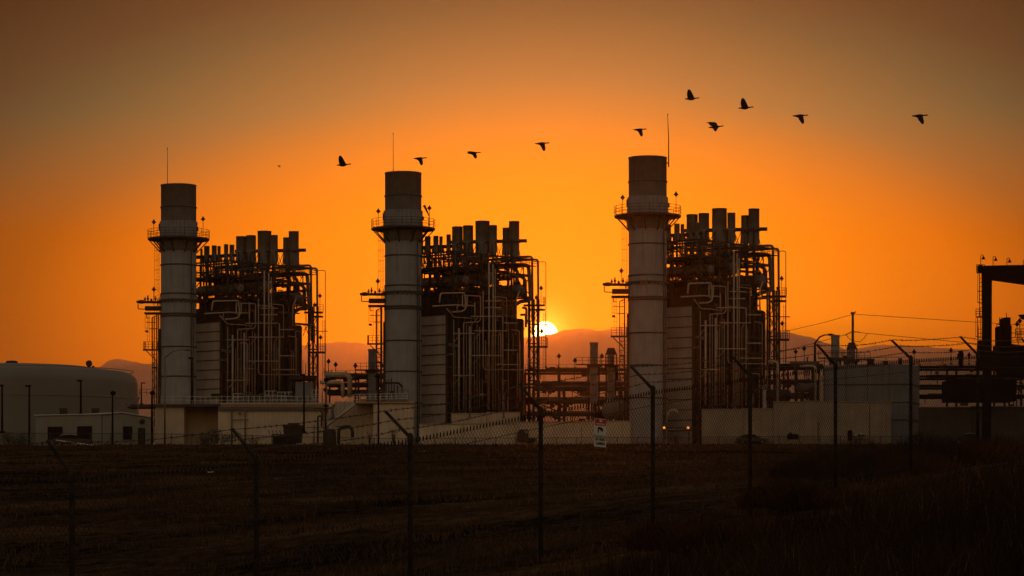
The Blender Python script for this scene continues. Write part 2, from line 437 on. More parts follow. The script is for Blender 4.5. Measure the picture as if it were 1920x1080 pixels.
def make_boiler():
    X0, Y0 = UN[0]
    t = thing('boiler_unit', '', 'boiler', (X0, Y0, B0), TH, 'boiler units with pipework and silencers')
    rnd = random.Random(12)
    # casing ---------------------------------------------------------------
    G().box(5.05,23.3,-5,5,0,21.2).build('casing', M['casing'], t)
    g = G()
    for i in range(13):
        a = 5.6+i*1.45; g.box(a-.12,a+.12,-5.42,-5.003,0,21.0); g.box(a-.12,a+.12,5.003,5.42,0,21.0)
    for zz in (4.5,8.6,12.6,16.8,20.6): g.box(5.06,23.3,-5.30,-5.004,zz-.13,zz+.13)
    g.build('stiffener', M['steel_brown'], t)
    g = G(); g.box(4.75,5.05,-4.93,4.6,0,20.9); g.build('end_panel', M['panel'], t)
    for k in range(13):
        zz = 20.9-1.57*k-.02
        if zz > .3: G().box(4.66,4.748,-4.98,4.6,zz-.06,zz+.06).build('panel_rib', M['steel_brown'], t)
    for y in (-4.95, -4.2, 3.6): pass
    G().box(4.50,4.90,-5.15,-4.95,0,21.1).build('corner_post', M['steel_brown'], t)
    # upper dark modules
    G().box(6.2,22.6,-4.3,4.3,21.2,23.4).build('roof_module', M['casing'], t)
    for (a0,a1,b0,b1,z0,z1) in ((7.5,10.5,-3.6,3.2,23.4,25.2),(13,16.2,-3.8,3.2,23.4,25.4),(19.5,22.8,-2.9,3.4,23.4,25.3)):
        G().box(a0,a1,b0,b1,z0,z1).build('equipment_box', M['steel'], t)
    # steam drums lie across the boiler
    for (a, zz, r) in ((9.0,26.6,.85),(15.0,27.2,1.05),(22.6,25.8,1.0)):
        g = G(); g.tube([(a,-5.6,zz),(a,-5.4,zz),(a,-5.0,zz),(a,4.6,zz),(a,5.0,zz),(a,5.2,zz)], [r*.35,r*.8,r,r,r*.8,r*.35], 18)
        d = g.build('steam_drum', M['lag_dark'], t)
        for y in (-3.6, 0, 3.2): G().box(a-.5,a+.5,y-.15,y+.15,23.4,zz-r*.8).build('saddle', M['steel'], d)
    # frame ------------------------------------------------------------------
    cols = [6.2,9.6,13,16.6,20.4,25.6]
    g = G()
    for a in cols:
        for y in (-5.1, 5.1, 0):
            g.bar((a,y,21.2),(a,y,31.0 if a < 19 or a > 24 else 34.0), .26)
        for zz in (24.8,28.4,31.0): g.bar((a,-5.1,zz),(a,5.1,zz), .2, .26)
    for y in (-5.1, 5.1):
        for zz in (24.8,28.4,31.0): g.bar((6.2,y,zz),(25.6,y,zz), .2, .28)
        for i in range(len(cols)-1):
            if i % 2 == 0: g.bar((cols[i],y,24.8),(cols[i+1],y,28.4), .12); g.bar((cols[i+1],y,24.8),(cols[i],y,28.4), .12)
            else: g.bar((cols[i],y,28.4),(cols[i+1],y,31.0), .12)
    g.build('steel_frame', M['steel'], t)
    # platforms with railings
    for (a0,a1,y0,y1,zz) in ((6.0,12,-5.6,5.3,24.9),(12,19,-5.6,-1.5,24.7),(6,12.2,-5.4,5.2,28.5),(14,20,-5.4,5.2,28.6),(19,26,-5.8,5.4,29.9)):
        p = G().box(a0,a1,y0,y1,zz,zz+.1).build('platform', M['steel'], t)
        g = G(); c = [(a0,y0,zz+.1),(a1,y0,zz+.1),(a1,y1,zz+.1),(a0,y1,zz+.1),(a0,y0,zz+.1)]
        railing(g, c, 1.1, 1.5, .028); g.build('railing', M['steel'], p)
    # silencers ---------------------------------------------------------------
    def silencer(x0, x1, yt, yb, w, cone=0., legw=None):
        c = hw((x0+x1)/2, yt, w); D = Y0+w; r = (x1-x0)/2/F*D
        zt = c.z; zb = hw((x0+x1)/2, yb, w).z
        g = G(); pr = [(r*.35,zb-cone-.35),(r*.9,zb-cone*.3),(r,zb),(r,zt-.05),(r*1.03,zt-.05),(r*1.03,zt+.05),(r*.92,zt+.05),(r*.92,zt-1.2)]
        g.lathe(pr, (c.x,c.y,0), 22)
        g.lathe([(r*1.001,zb+(zt-zb)*.36),(r*1.05,zb+(zt-zb)*.36),(r*1.05,zb+(zt-zb)*.36+.14),(r*1.001,zb+(zt-zb)*.36+.14)], (c.x,c.y,0), 22)
        s = g.build('silencer', M['silencer'], t)
        g = G(); g.pipe([(c.x,c.y,zb-cone),(c.x,c.y,zb-cone-1.8),(c.x+rnd.uniform(-.6,.6),c.y-.5,zb-cone-2.4),(c.x+rnd.uniform(-.4,.4),c.y-.5,25.5)], r*.28+.05, n=8)
        g.build('vent_pipe', M['lag_dark'], s)
        g = G()
        for k in range(4):
            th = k*PI/2+.5; g.bar((c.x+math.cos(th)*r,c.y+math.sin(th)*r,zb+.6),(c.x+math.cos(th)*r*1.5,c.y+math.sin(th)*r*1.5,zb-2.6), .08)
        g.build('support_leg', M['steel'], s)
    for a in ((375.5,380,467,489,9.5,.3),(382.5,393,462,491,9,.5),(397,406.5,461,487,8.2,.6),(407.6,413.8,462,488,8,.4),
              (420,428,458.5,492,7.4,.4),(430.3,439.3,459.5,487,7,.4)): silencer(*a)
    for a in ((442.5,462,444,490,21,.7),(461.5,480,442,489,20,.7),(483,508.8,434,494,19,1.6),(507,521,441.5,488,17.6,.7),
              (530.8,545,446,488,17.6,.8),(541.3,560.3,434.5,494,16.4,.5)): silencer(*a)
    g = G(); g.bar(hw(365,481.5,10), hw(443,477.5,6.6), .5,.35); g.bar(hw(367,484,11), hw(443,480,7.4), .3,.3)
    g.build('silencer_beam', M['steel'], t)
    g = G(); g.bar(hw(441,471.5,22.5), hw(573,469,16.2), .35,.55); g.bar(hw(441,473,21), hw(560,471,15.0), .3,.3)
    g.build('silencer_beam', M['steel'], t)
    g = G()
    for (x0,x1) in ((519,532),(560,548),(470,486),(447,461)):
        a0 = hw(x0,472,18); a1 = hw(x1,472,18); b0 = hw(x0,506,18); b1 = hw(x1,506,18)
        g.bar(a0,b1,.1); g.bar(a1,b0,.1); g.bar(a0,b0,.14); g.bar(a1,b1,.14)
    g.build('truss', M['steel'], t); g = G()
    for (x0,x1) in ((395,406),(415,424),(381,391)):
        a0 = hw(x0,483,8); a1 = hw(x1,483,8); b0 = hw(x0,512,8); b1 = hw(x1,512,8)
        g.bar(a0,b1,.1); g.bar(a1,b0,.1); g.bar(a0,b0,.14); g.bar(a1,b1,.14)
    g.build('truss', M['steel'], t); g = G()
    for (x0,x1) in ((534,551),(551,568)):      # open truss below the upper header
        a0 = hw(x0,516,17); a1 = hw(x1,516,17); b0 = hw(x0,534,17); b1 = hw(x1,534,17); m = hw((x0+x1)/2,534,17)
        g.bar(a0,m,.1); g.bar(a1,m,.1); g.bar(a1,hw(x1,560,17),.14)
    for x in (551,): g.bar(hw(x,470,17), hw(x,580,17), .22)
    g.build('truss', M['steel'], t)
    # explicit pipes ------------------------------------------------------------
    px2m = lambda d: d/F*440
    def P(kind, w, d, pts, m='lag_dark', nm='pipe'):
        f = hw if kind == 'w' else hb
        g = G(); g.pipe([f(x, y, w) for x, y in pts], px2m(d)/2, max(px2m(d)*1.2, .3), 10)
        return g.build(nm, M[m], t)
    P('w',16,4.4,[(528,499),(583,497.5),(584.5,640)])
    P('w',17,4.2,[(440,505),(505,504),(594.5,503),(595.5,702)])
    P('w',18.5,1.4,[(588,507),(610,507),(610.3,705)], 'steel')
    P('w',15.5,7.4,[(470,515),(576,512.5),(580,577),(558,579),(547,592),(543.5,606),(543.5,706)], 'lag_dark')
    P('w',16.5,6.6,[(500,536),(564,533),(571,540),(571.5,572)], 'lag_dark')
    P('w',8,2.4,[(368,512),(408,508),(409,530)]); P('w',14,2,[(418,500),(470,499),(492,501)])
    P('w',10,3,[(368,527),(440,527),(500,520)]); P('w',14,3,[(420,507),(500,508)]); P('w',15,2.2,[(440,498),(500,497)])
    lag = [ (3.6,[(436,628),(436,775)],6.3),(1.9,[(445.5,775),(445.5,617.5),(475,616),(479.3,612),(479,569.5),(450,568.5)],6.2),
            (1.2,[(452,775),(452,619)],5.8),(3.8,[(457.8,775),(457.8,624)],6.1),(1.0,[(462,775),(462,610)],5.8),
            (1.9,[(484.5,560),(484.5,697),(488,702.5),(562,702.5)],6.0),(3.0,[(495.5,775),(495.5,508)],6.4),(2.8,[(503.8,775),(503.8,512)],6.1),
            (2.0,[(509.5,775),(508.5,520)],5.9),(2.4,[(523.5,775),(523.5,606)],5.9),(1.7,[(531.5,632),(531.5,572),(505,570)],5.9),
            (1.2,[(467.5,775),(467.5,640)],5.7),(1.2,[(473,775),(473,620)],5.7),
            (3.0,[(397,582),(399,565),(446.5,563.5),(448.7,580),(448.5,594),(440,597.5),(422,598.5)],6.6),
            (2.3,[(443,566),(443,589),(452,589),(452,569)],6.4),(2.6,[(384,588),(430,585.5),(466,587)],6.3),(2.0,[(467.5,581),(467.5,612)],6.3),
            (1.8,[(412,592),(427,608),(446,608.5)],6.2),(1.8,[(446,608.5),(468,610.5)],5.9),(2.4,[(555,560),(549,575),(549,612)],7.0),
            (1.6,[(556,735),(556,632),(540,630)],6.4),(2.2,[(573,702),(573,681)],6.6),(1.5,[(515,775),(515,640),(520,634)],5.7),
            (1.4,[(427,780),(427,612)],5.7),(1.8,[(478,775),(478,625)],5.6)]
    for d, pts, b in lag: P('b', b, d, pts, 'lagging')
    for (x0,x1,y,b) in ((425,467,637,6),(460,520,606,6.1),(462,522,677,6.2),(510,556,693,6.3),(522,552,667,6.6),(525,551,618,6.7),(466,532,632,5.9),
                        (425,466,713,6.0),(489,520,590,6),(489,520,578,6)):
        g = G(); g.bar(hb(x0,y,b+.3), hb(x1,y,b+.3), .14,.16); g.bar(hb(x0+3,y,b+.2), hb(x0+3,y,5.0), .12)
        if x1-x0 > 35: g.bar(hb(x0+16,y,b+.2), hb(x0+4,y+14,5.3), .1)
        g.build('pipe_support', M['lagging'], t)
    g = G()
    for i in range(260):
        a = rnd.uniform(5.2,21.5); y = rnd.uniform(-5.8,4.8); z0 = rnd.uniform(21.3, 29.3 if rnd.random() < .4 else 26.0)
        q = rnd.random()
        if q < .4: g.cbox((a,y,z0), rnd.uniform(.2,.7), rnd.uniform(.2,.6), rnd.uniform(.25,.8))
        elif q < .6: g.lathe([(.02,-.3),(.28,-.2),(.28,.1),(.08,.2),(.08,.7),(.2,.72),(.2,.8),(.02,.82)], (a,y,z0), 8)
        elif q < .8: g.tube([(a,y,z0),(a+rnd.uniform(-1.6,1.6),y,z0+rnd.uniform(-1,1.4))], .05, 5)
        else: g.bar((a,y,z0-rnd.uniform(.4,1.5)),(a,y,z0+rnd.uniform(.3,1.2)), .1)
    v = g.build('valve_gear', M['steel'], t); v['kind'] = 'stuff'
    # access tower at the far end
    g = G(); w = 17
    for x in (579, 595.6, 587): g.bar(hw(x,575,w), hw(x,838,w), .26)
    for x in (580, 596): g.bar(hw(x,575,w+2.6), hw(x,838,w+2.6), .22)
    for (ya,yb) in ((590,620),(620,655),(660,690),(690,722)):
        g.bar(hw(579,ya,w), hw(595,yb,w), .13); g.bar(hw(595,ya,w), hw(579,yb,w), .13); g.bar(hw(579,yb,w), hw(596,yb,w), .2)
    for (x0,y0,x1,y1) in ((569,620,585,600),(571,610,584,640),(568,630,580,602),(572,655,583,628)):
        g.bar(hw(x0,y0,w-1), hw(x1,y1,w-1), .1)
    g.bar(hw(583,621,w), hw(614.5,621,w), .14)
    tw = g.build('end_tower', M['steel'], t)
    for (x0,x1,y) in ((570,606,584),(583,606,592),(579,611,659)):
        a0 = hw(x0,y,w-1.2); a1 = hw(x1,y,w-1.2); b0 = hw(x0,y,w+2); b1 = hw(x1,y,w+2)
        g = G(); g.prism([a0,a1,b1,b0], (0,0,-.35)); g.bar(hw(596,y+1,w), hw(596-9,y+22,w), .13)
        p = g.build('tower_platform', M['steel'], tw)
    g = G(); railing(g, [hw(594,584,w-1.2), hw(606,584,w-1.2), hw(606,584,w+2)], 1.2,1.3,.03); railing(g, [hw(596,659,w-1.2), hw(611,659,w-1.2), hw(611,659,w+2)], 1.3,1.3,.03)
    g.build('tower_railing', M['steel'], tw)
    for (x,y0,y1) in ((601,659,630),(600,592,552)):
        g = G(); lantern(g, hw(x,y0,w), hw(x,y1+3,w)); g.build('tower_light', M['steel'], t)
    g = G(); ladder(g, hw(606.5,838,w+1), hw(606.5,600,w+1), .5, False); g.build('ladder', M['steel'], t)
    # valve stems at the drum end
    g = G()
    for (x,y0,y1,r) in ((558,572,540,.1),(563,572,556,.07),(567,575,560,.07),(553,574,562,.06),(571,578,566,.06),(590,585,566,.06)):
        g = G(); g.tube([hw(x,y0,15), hw(x,y1,15)], r, 6); c = hw(x,y1+6,15); g.cbox(c,.4,.4,.5); g.build('valve_stem', M['steel'], t)
    g = G(); g.bar(hw(413,676,0.2), hw(424,674,-1), .25); g.cbox(hw(427,659,-1), .9,.4,.45); g.cbox(hw(419,657,-1), .5,.4,.4)
    g.build('floodlight', M['galv'], t)
    return t
boil = make_boiler()
LB = ['maze of pipes, steam drums and silencer cylinders right of the leftmost stack',
      'pipe-covered boiler between the middle stack and the setting sun',
      'pipe-covered boiler right of the rightmost stack, hill behind its end tower']
boil['label'] = LB[0]
for u in (1, 2): loose_pipes(dup(boil, (UN[u][0], UN[u][1], B0), LB[u]), 40+u, 70)
loose_pipes(boil, 12, 70)

def make_valve_tower():
    U = 2; w = -.5; S = lambda x, y, dw=0: sw(x, y, w+dw, U)
    t = thing('ladder_tower', '', 'ladder tower', (UN[2][0], UN[2][1], B0), 0, 'ladder towers with valve gear hung left of each stack')
    g = G(); g.tube([S(1130,533),S(1134,533),S(1136,533),S(1143,533),S(1145,533.5),S(1181,534)], [.2,.2,.32,.32,.22,.22], 10)
    g.pipe([S(1133,534),S(1133,547.5),S(1152,548)], .08, .2); g.build('header_pipe', M['steel'], t)
    g = G(); g.prism([S(1148,541.5,-.6),S(1181,541.5,-.6),S(1181,550,-.6),S(1148,550,-.6)], (0,1.4,0)); g.prism([S(1147,554,-.8),S(1181,554,-.8),S(1181,557.5,-.8),S(1147,557.5,-.8)], (0,2,0))
    g.build('valve_box', M['steel'], t)
    g = G()
    for (x, y0, y1, r) in ((1147,533,523,.09),(1153,533,520,.12),(1160,533,526,.1),(1168,533,521,.1),(1173,541,528,.08),(1176,541,523,.07)):
        g.tube([S(x,y0),S(x,y1)], r, 6); g.cbox(S(x,(y0+y1)/2), .34,.3,.3)
    g.build('valve_stem', M['steel'], t)
    g = G(); lantern(g, S(1164,540), S(1165,508)); g.build('tower_light', M['steel'], t)
    g = G(); ladder(g, S(1154,614), S(1154,560), .5, True, (-.6,-.8,0)); g.pipe([S(1150,557),S(1150,566),S(1156,566)], .06,.1)
    g.cbox(S(1150.5,593), .5,.4,.3); g.bar(S(1149,575),S(1170,575),.1); g.bar(S(1157,588),S(1170,588),.12); g.build('caged_ladder', M['steel'], t)
    g = G(); g.bar(S(1162,820),S(1162,564),.14); g.bar(S(1171,820),S(1171,555),.2); g.bar(S(1162,820,1.6),S(1162,564,1.6),.12); g.bar(S(1171,820,1.6),S(1171,555,1.6),.16)
    g.pipe([S(1162,640,-.3),S(1162,565,-.3),S(1170,562,-.3)], .08,.2); g.bar(S(1150,633),S(1172,655),.14)
    for y in range(640, 816, 17): g.bar(S(1162,y),S(1171,y),.1); g.bar(S(1162,y),S(1171,y+17 if y < 800 else y),.07)
    g.cbox(S(1167,667), .8,.3,.25); g.build('tower_frame', M['steel'], t)
    g = G(); g.prism([S(1145,629,-.9),S(1177,629,-.9),S(1177,629,1.2),S(1145,629,1.2)], (0,0,-.3)); p = g.build('platform', M['steel'], t)
    g = G(); railing(g, [S(1175,629,-.9),S(1146,629,-.9),S(1146,629,1.2)], 1.2,.8,.035); g.build('railing', M['steel'], p)
    g = G(); g.tube([S(1178.5,815),S(1178.5,516)], .07, 6); g.cbox(S(1177.5,700), .3,.5,18); g.build('riser', M['steel_brown'], t)
    return t
vt = make_valve_tower()
LV = ['caged ladder tower with valve gear at the left side of the leftmost stack',
      'caged ladder tower with valve gear at the left side of the middle stack',
      'caged ladder tower with valve gear at the left side of the rightmost stack']
vt['label'] = LV[2]
for u in (0, 1): dup(vt, (UN[u][0], UN[u][1], B0), LV[u])

# ------------------------------------------------------------------ buildings and walls
def face_box(g, px0, px1, y0, y1, D, depth, D1=None):
    """box whose front face spans the given pixels at distance D (left) .. D1 (right)"""
    D1 = D1 or D
    a = at(px0, y0, D); b = at(px1, y0, D1); c = at(px1, y1, D1); d = at(px0, y1, D)
    a.z = b.z = (a.z+b.z)/2; c.z = d.z = (c.z+d.z)/2
    g.prism([d, c, b, a], (0, depth, 0)); return g

def concrete_building():
    D = 424
    t = thing('concrete_building', 'long low tan concrete building with white deck railing, before the leftmost stack', 'building', ground(480, D))
    o = t.location.copy()
    def bd(g, n, m, par=t): 
        ob = g.build(n, M[m], None, o); ob.parent = par; ob.location = (0,0,0) if par is t else ob.location*0; return ob
    bd(face_box(G(), 291, 345, 757, 850, D, 16), 'wall', 'concrete')
    bd(face_box(G(), 345, 409, 765, 850, D+5, 11), 'wall', 'concrete')
    bd(face_box(G(), 409, 606, 758, 850, D-.5, 16), 'wall', 'concrete2')
    bd(face_box(G(), 286, 412, 757.5, 762, D-.7, 6), 'deck_slab', 'darkwall')
    bd(face_box(G(), 412, 622, 755, 758.5, D-.9, 17), 'deck_slab', 'concrete')
    g = G(); 
    for y in (763,766.3,769.3): g.tube([at(409,y,D-.9), at(612,y,D-.9)], .09, 8)
    bd(g, 'roof_pipe', 'lag_dark')
    g = G()
    for x in (434.5, 460): g.tube([at(x,768,D-.9), at(x,838,D-.9)], .13, 8)
    g.bar(at(434,787,D-1), at(466,787,D-1), .12); g.bar(at(447,775,D-1), at(452,775,D-1), .3); bd(g, 'downpipe', 'lag_dark')
    for (x0, x1, y) in ((345,608,757.5),(302,345,757)):
        g = G(); a = at(x0,y,D-.6); b = at(x1,y,D-.6); railing(g, [a, b], 1.2, .85 if x0 > 320 else 1.6, .035, 2)
        bd(g, 'railing', 'white')
    rr = random.Random(5)
    for i in range(46):   # deck clutter: small pumps, cable boxes, valves
        x = rr.uniform(430, 590); p = at(x, 757, D+rr.uniform(.5,5)); h = rr.uniform(.4,1.5); p.z = at(0,757,D).z+h/2
        q = G(); q.cbox(p, rr.uniform(.2,.8), .4, h)
        if i % 3 == 0: q.pipe([p, p+Vector((0,0,h*.9)), p+Vector((1.2,0,h*.9)), p+Vector((1.2,0,-h/2))], .07, .2, 6)
        bd(q, 'deck_equipment', 'lag_dark')
    for x0, x1, y0 in ((497,519,733),(520,549,735),(585,604,731),(438,455,738)):
        g = G(); a = at(x0,757,D+1.5); b = at(x1,757,D+1.5); c = at(x1,757,D+3.5); railing(g, [a, b, c], (757-y0)*.0848, .6, .045, 3); bd(g, 'stair_rail', 'white')
    g = G(); face_box(g, 396, 415, 738, 745, D+1, .5); bd(g, 'blue_cabinet', 'glass')
    # lower left roof and stair
    bd(face_box(G(), 235, 291, 758, 764, D+1, 7), 'canopy_roof', 'darkwall')
    g = G(); railing(g, [at(216,776,D-1), at(262,742,D-1), at(300,741,D-1)], 1.0, 1.2, .035, 2); g.bar(at(213,778,D-1), at(262,746,D-1), .3)
    g.bar(at(259,742,D-1), at(259,776,D-1), .14); bd(g, 'stair', 'galv')
concrete_building()

def skid():
    t = thing('skid_cabinet', 'grey box cabinet with a dark flat roof, standing on the long concrete deck', 'cabinet', at(569,757,436)); o = t.location.copy()
    for g, n, m in ((face_box(G(),554,585,716,757,436,3),'cabinet_body','greywall'),(face_box(G(),541,592,704,712,435.5,5),'cabinet_roof','casing'),(face_box(G(),541,545,712,757,436,.5),'roof_leg','steel'),(face_box(G(),588,592,712,757,436,.5),'roof_leg','steel')):
        ob = g.build(n, M[m], None, o); ob.parent = t; ob.location = (0,0,0)
skid()
def stair_building():
    D = 414
    t = thing('concrete_block', 'tan concrete block with an outside stair, at the foot of the middle stack', 'building', ground(700, D))
    o = t.location.copy()
    def bd(g, n, m, par=t):
        ob = g.build(n, M[m], None, o); ob.parent = par; ob.location = (0,0,0); return ob
    bd(face_box(G(), 700, 775, 755, 845, D, 6), 'wall', 'concrete2')
    bd(face_box(G(), 616, 700, 757, 845, D+4, 6), 'wall', 'concrete2')
    bd(face_box(G(), 664, 776, 752, 756, D-.5, 9), 'roof_slab', 'concrete')
    g = G(); p = [at(628,753,D-.5),at(666,753,D-.5),at(666,759,D-.5),at(613,799,D-.5),at(613,791,D-.5)]; g.prism(p, (0,2.2,0)); st = bd(g, 'stair_flight', 'concrete')
    g = G()
    for k in range(12):
        a = at(613+(628-613)*0+k*1.3+2, 789-k*3.0, D-.6); g.bar(a, a+Vector((0,1.6,0)), .3,.06)
    bd(g, 'stair_tread', 'galv')
    g = G(); railing(g, [at(613,792,D-.6), at(664,754,D-.6), at(764,752,D-.6)], 1.2, .8, .05, 3); g.bar(at(612,797,D-.7), at(666,758,D-.7), .3,.2); bd(g, 'railing', 'white')
    g = G(); railing(g, [at(676,752,D+.5), at(765,748,D+.5)], 1.4, 1.2, .04, 2); g.bar(at(676,750,D-.8), at(766,750,D-.8), .18); bd(g, 'pipe_rail', 'lag_dark')
    g = G()
    for (x,y0,y1) in ((729,748,711),(734,748,709),(739,748,716),(745,748,722),(724,748,713),(754,748,724)):
        g.tube([at(x,y0,D+3),at(x,y1,D+3)], .09, 6)
    g.pipe([at(718,718,D+3),at(748,718,D+3),at(754,725,D+3)], .16,.3); g.cbox(at(735,738,D+3),.6,.4,.9)
    bd(g, 'valve_manifold', 'steel')
    g = G(); g.pipe([at(589,765,D-1),at(622,765,D-1),at(626,758,D-1)], .16,.3); g.pipe([at(622,766,D-1),at(624,775,D-1),at(624,786,D-1)], .2,.3); bd(g, 'wall_pipe', 'lag_dark')
stair_building()

def wall(name, label, cat, segs, m, cap=True):
    x0 = segs[0]; t = thing(name, label, cat, ground((segs[0][0]+segs[-1][1])/2, segs[0][4]))
    o = t.location.copy()
    for (xa, xb, ya, yb, D, dep) in segs:
        g = face_box(G(), xa, xb, ya, yb, D, dep); ob = g.build('wall_panel', M[m], None, o); ob.parent = t; ob.location = (0,0,0)
        if cap:
            g = face_box(G(), xa-.5, xb+.5, ya-1.6, ya, D-.15, dep+.3); ob = g.build('coping', M['kerb'], None, o); ob.parent = t; ob.location = (0,0,0)
    return t
wall('boundary_wall', 'pale tan concrete wall stepping up rightward, between the rightmost boiler and the grey box building', 'wall',
     [(1316,1392,768,838,399,.5),(1392,1450,767,838,399.3,.5),(1450.5,1508,754,838,399,.5),(1509,1566,753,838,399,.5),(1567,1630,754,838,399.3,.5),(1631,1671,755,838,399.6,.5)], 'boundary')
wall('low_wall', 'low pale wall below the sun, running from the middle stack to the rightmost stack', 'wall',
     [(786,866,796,840,401,.4),(867,965,795,840,401.3,.4),(966,1090,792,840,401.6,.4),(1091,1250,790,840,401.9,.4)], 'concrete2')
wall('retaining_wall', 'shallow peaked tan wall behind the low wall, beneath the middle boiler', 'wall', [(846,912,776,840,409,.6),(912.5,975,774,840,409.3,.6)], 'concrete')
wall('dark_boundary_wall', 'long dark wall with a pale top edge at the far right', 'wall', [(1723,1822,764,838,401,.5),(1823,1935,763,838,401.2,.5)], 'darkwall')

def grey_building():
    D = 404
    t = thing('grey_box_building', 'tall plain grey sheet-clad box behind the tan wall on the right', 'building', ground(1630, D)); o = t.location.copy()
    def bd(g, n, m):
        ob = g.build(n, M[m], None, o); ob.parent = t; ob.location = (0,0,0); return ob
    a = at(1546,684,D+3); b = at(1708,683,D); c = at(1724,686,D+9); d = a+(c-b)
    z1 = b.z; zb = 8.5
    base = [Vector((p.x,p.y,zb)) for p in (a,b,c,d)]; bd(G().prism(base, (0,0,z1-zb)), 'cladding', 'greywall')
    g = G()
    for y in (720,754,787):
        zz = (HY-y)/F*D
        p = [Vector((q.x,q.y-.08,zz)) for q in (a,b)]; g.bar(p[0],p[1],.12,.12); p = [Vector((q.x+.08,q.y,zz)) for q in (b,c)]; g.bar(p[0],p[1],.12,.12)
    for k in range(1,4):
        q = a.lerp(b,k/4); g.bar((q.x,q.y-.05,zb),(q.x,q.y-.05,z1),.07)
    bd(g, 'seam', 'darkwall')
    g = G(); ps = [Vector((p.x,p.y,z1)) for p in (a,b,c)]; railing(g, ps, 1.1, 2.0, .035, 2); bd(g, 'roof_railing', 'steel')
    g = G(); 
    for (x,r,h) in ((1632,.5,.9),(1585,.3,1.4),(1660,.35,.6),(1688,.25,1.0)): g.lathe([(r,0),(r,h*.6),(r*1.3,h*.7),(r*1.3,h),(.02,h)], at(x,684,D+4), 10)
    bd(g, 'roof_vent', 'steel')
    bd(G().lathe([(.35,0),(.35,20)], (at(1545,684,D).x-.2,D+1.5,0), 12), 'corner_pipe', 'lagging')
grey_building()

def storage_tank():
    D = 522; c = at(22, 0, D); R = 24.6
    t = thing('storage_tank', 'huge squat beige storage tank with a shallow domed roof at the far left', 'tank', (c.x, D, 8.3))
    zz = lambda y: (HY-y)/F*(D)-8.3
    sh = zz(722)
    pr = [(R,0),(R,sh)]
    for k in range(1, 9):
        th = k/8*PI/2; pr.append((R-3.2+3.2*math.cos(th)**1., sh+2.6*math.sin(th)))
    pr += [(R*.6, zz(687)-.1), (R*.3, zz(684.5)), (.01, zz(683.5))]
    G().lathe(pr, n=96).build('tank_shell', M['tank'], t)
    g = G()
    for y in (750,): g.lathe([(R+.001,zz(y)),(R+.08,zz(y)),(R+.08,zz(y)+.12),(R+.001,zz(y)+.12)], n=96)
    g.lathe([(R-1.0,zz(697)),(R-.9,zz(697)+.12),(R-1.1,zz(696))], n=96)
    g.build('seam_ring', M['tank'], t)
    g = G(); g.lathe([(1.0,zz(684)),(1.0,zz(682)),(1.25,zz(681)),(1.1,zz(677)),(.4,zz(676)),(.01,zz(676))], n=16); g.build('roof_hatch', M['steel'], t)
    # pipe stubs and valve manifold at the front of the tank
    for x0 in (113, 173):
        g = G()
        for k in range(5):
            p = at(x0+k*3, 778, D-R-1) ; q = at(x0+k*3, 765, D-R-1); g.tube([p-Vector(t.location), q-Vector(t.location)], .14, 6)
        g.build('pipe_stub', M['steel'], t)
    g = G(); x = at(170,690,D).x-c.x
    g.tube([(x,-2,zz(693)),(x,-2,zz(686))], .12, 6); g.blob((x,-2,zz(683)), .62,.5,.7); g.blob((x-.35,-2,zz(681.3)), .3,.3,.35); g.blob((x+.3,-2,zz(681.3)), .3,.3,.35)
    g.bar((x-1.0,-2,zz(691)),(x+1.1,-2,zz(691)),.25); g.blob((x+.8,-2,zz(689.5)),.3,.3,.3); g.build('roof_vent', M['steel'], t)
storage_tank()

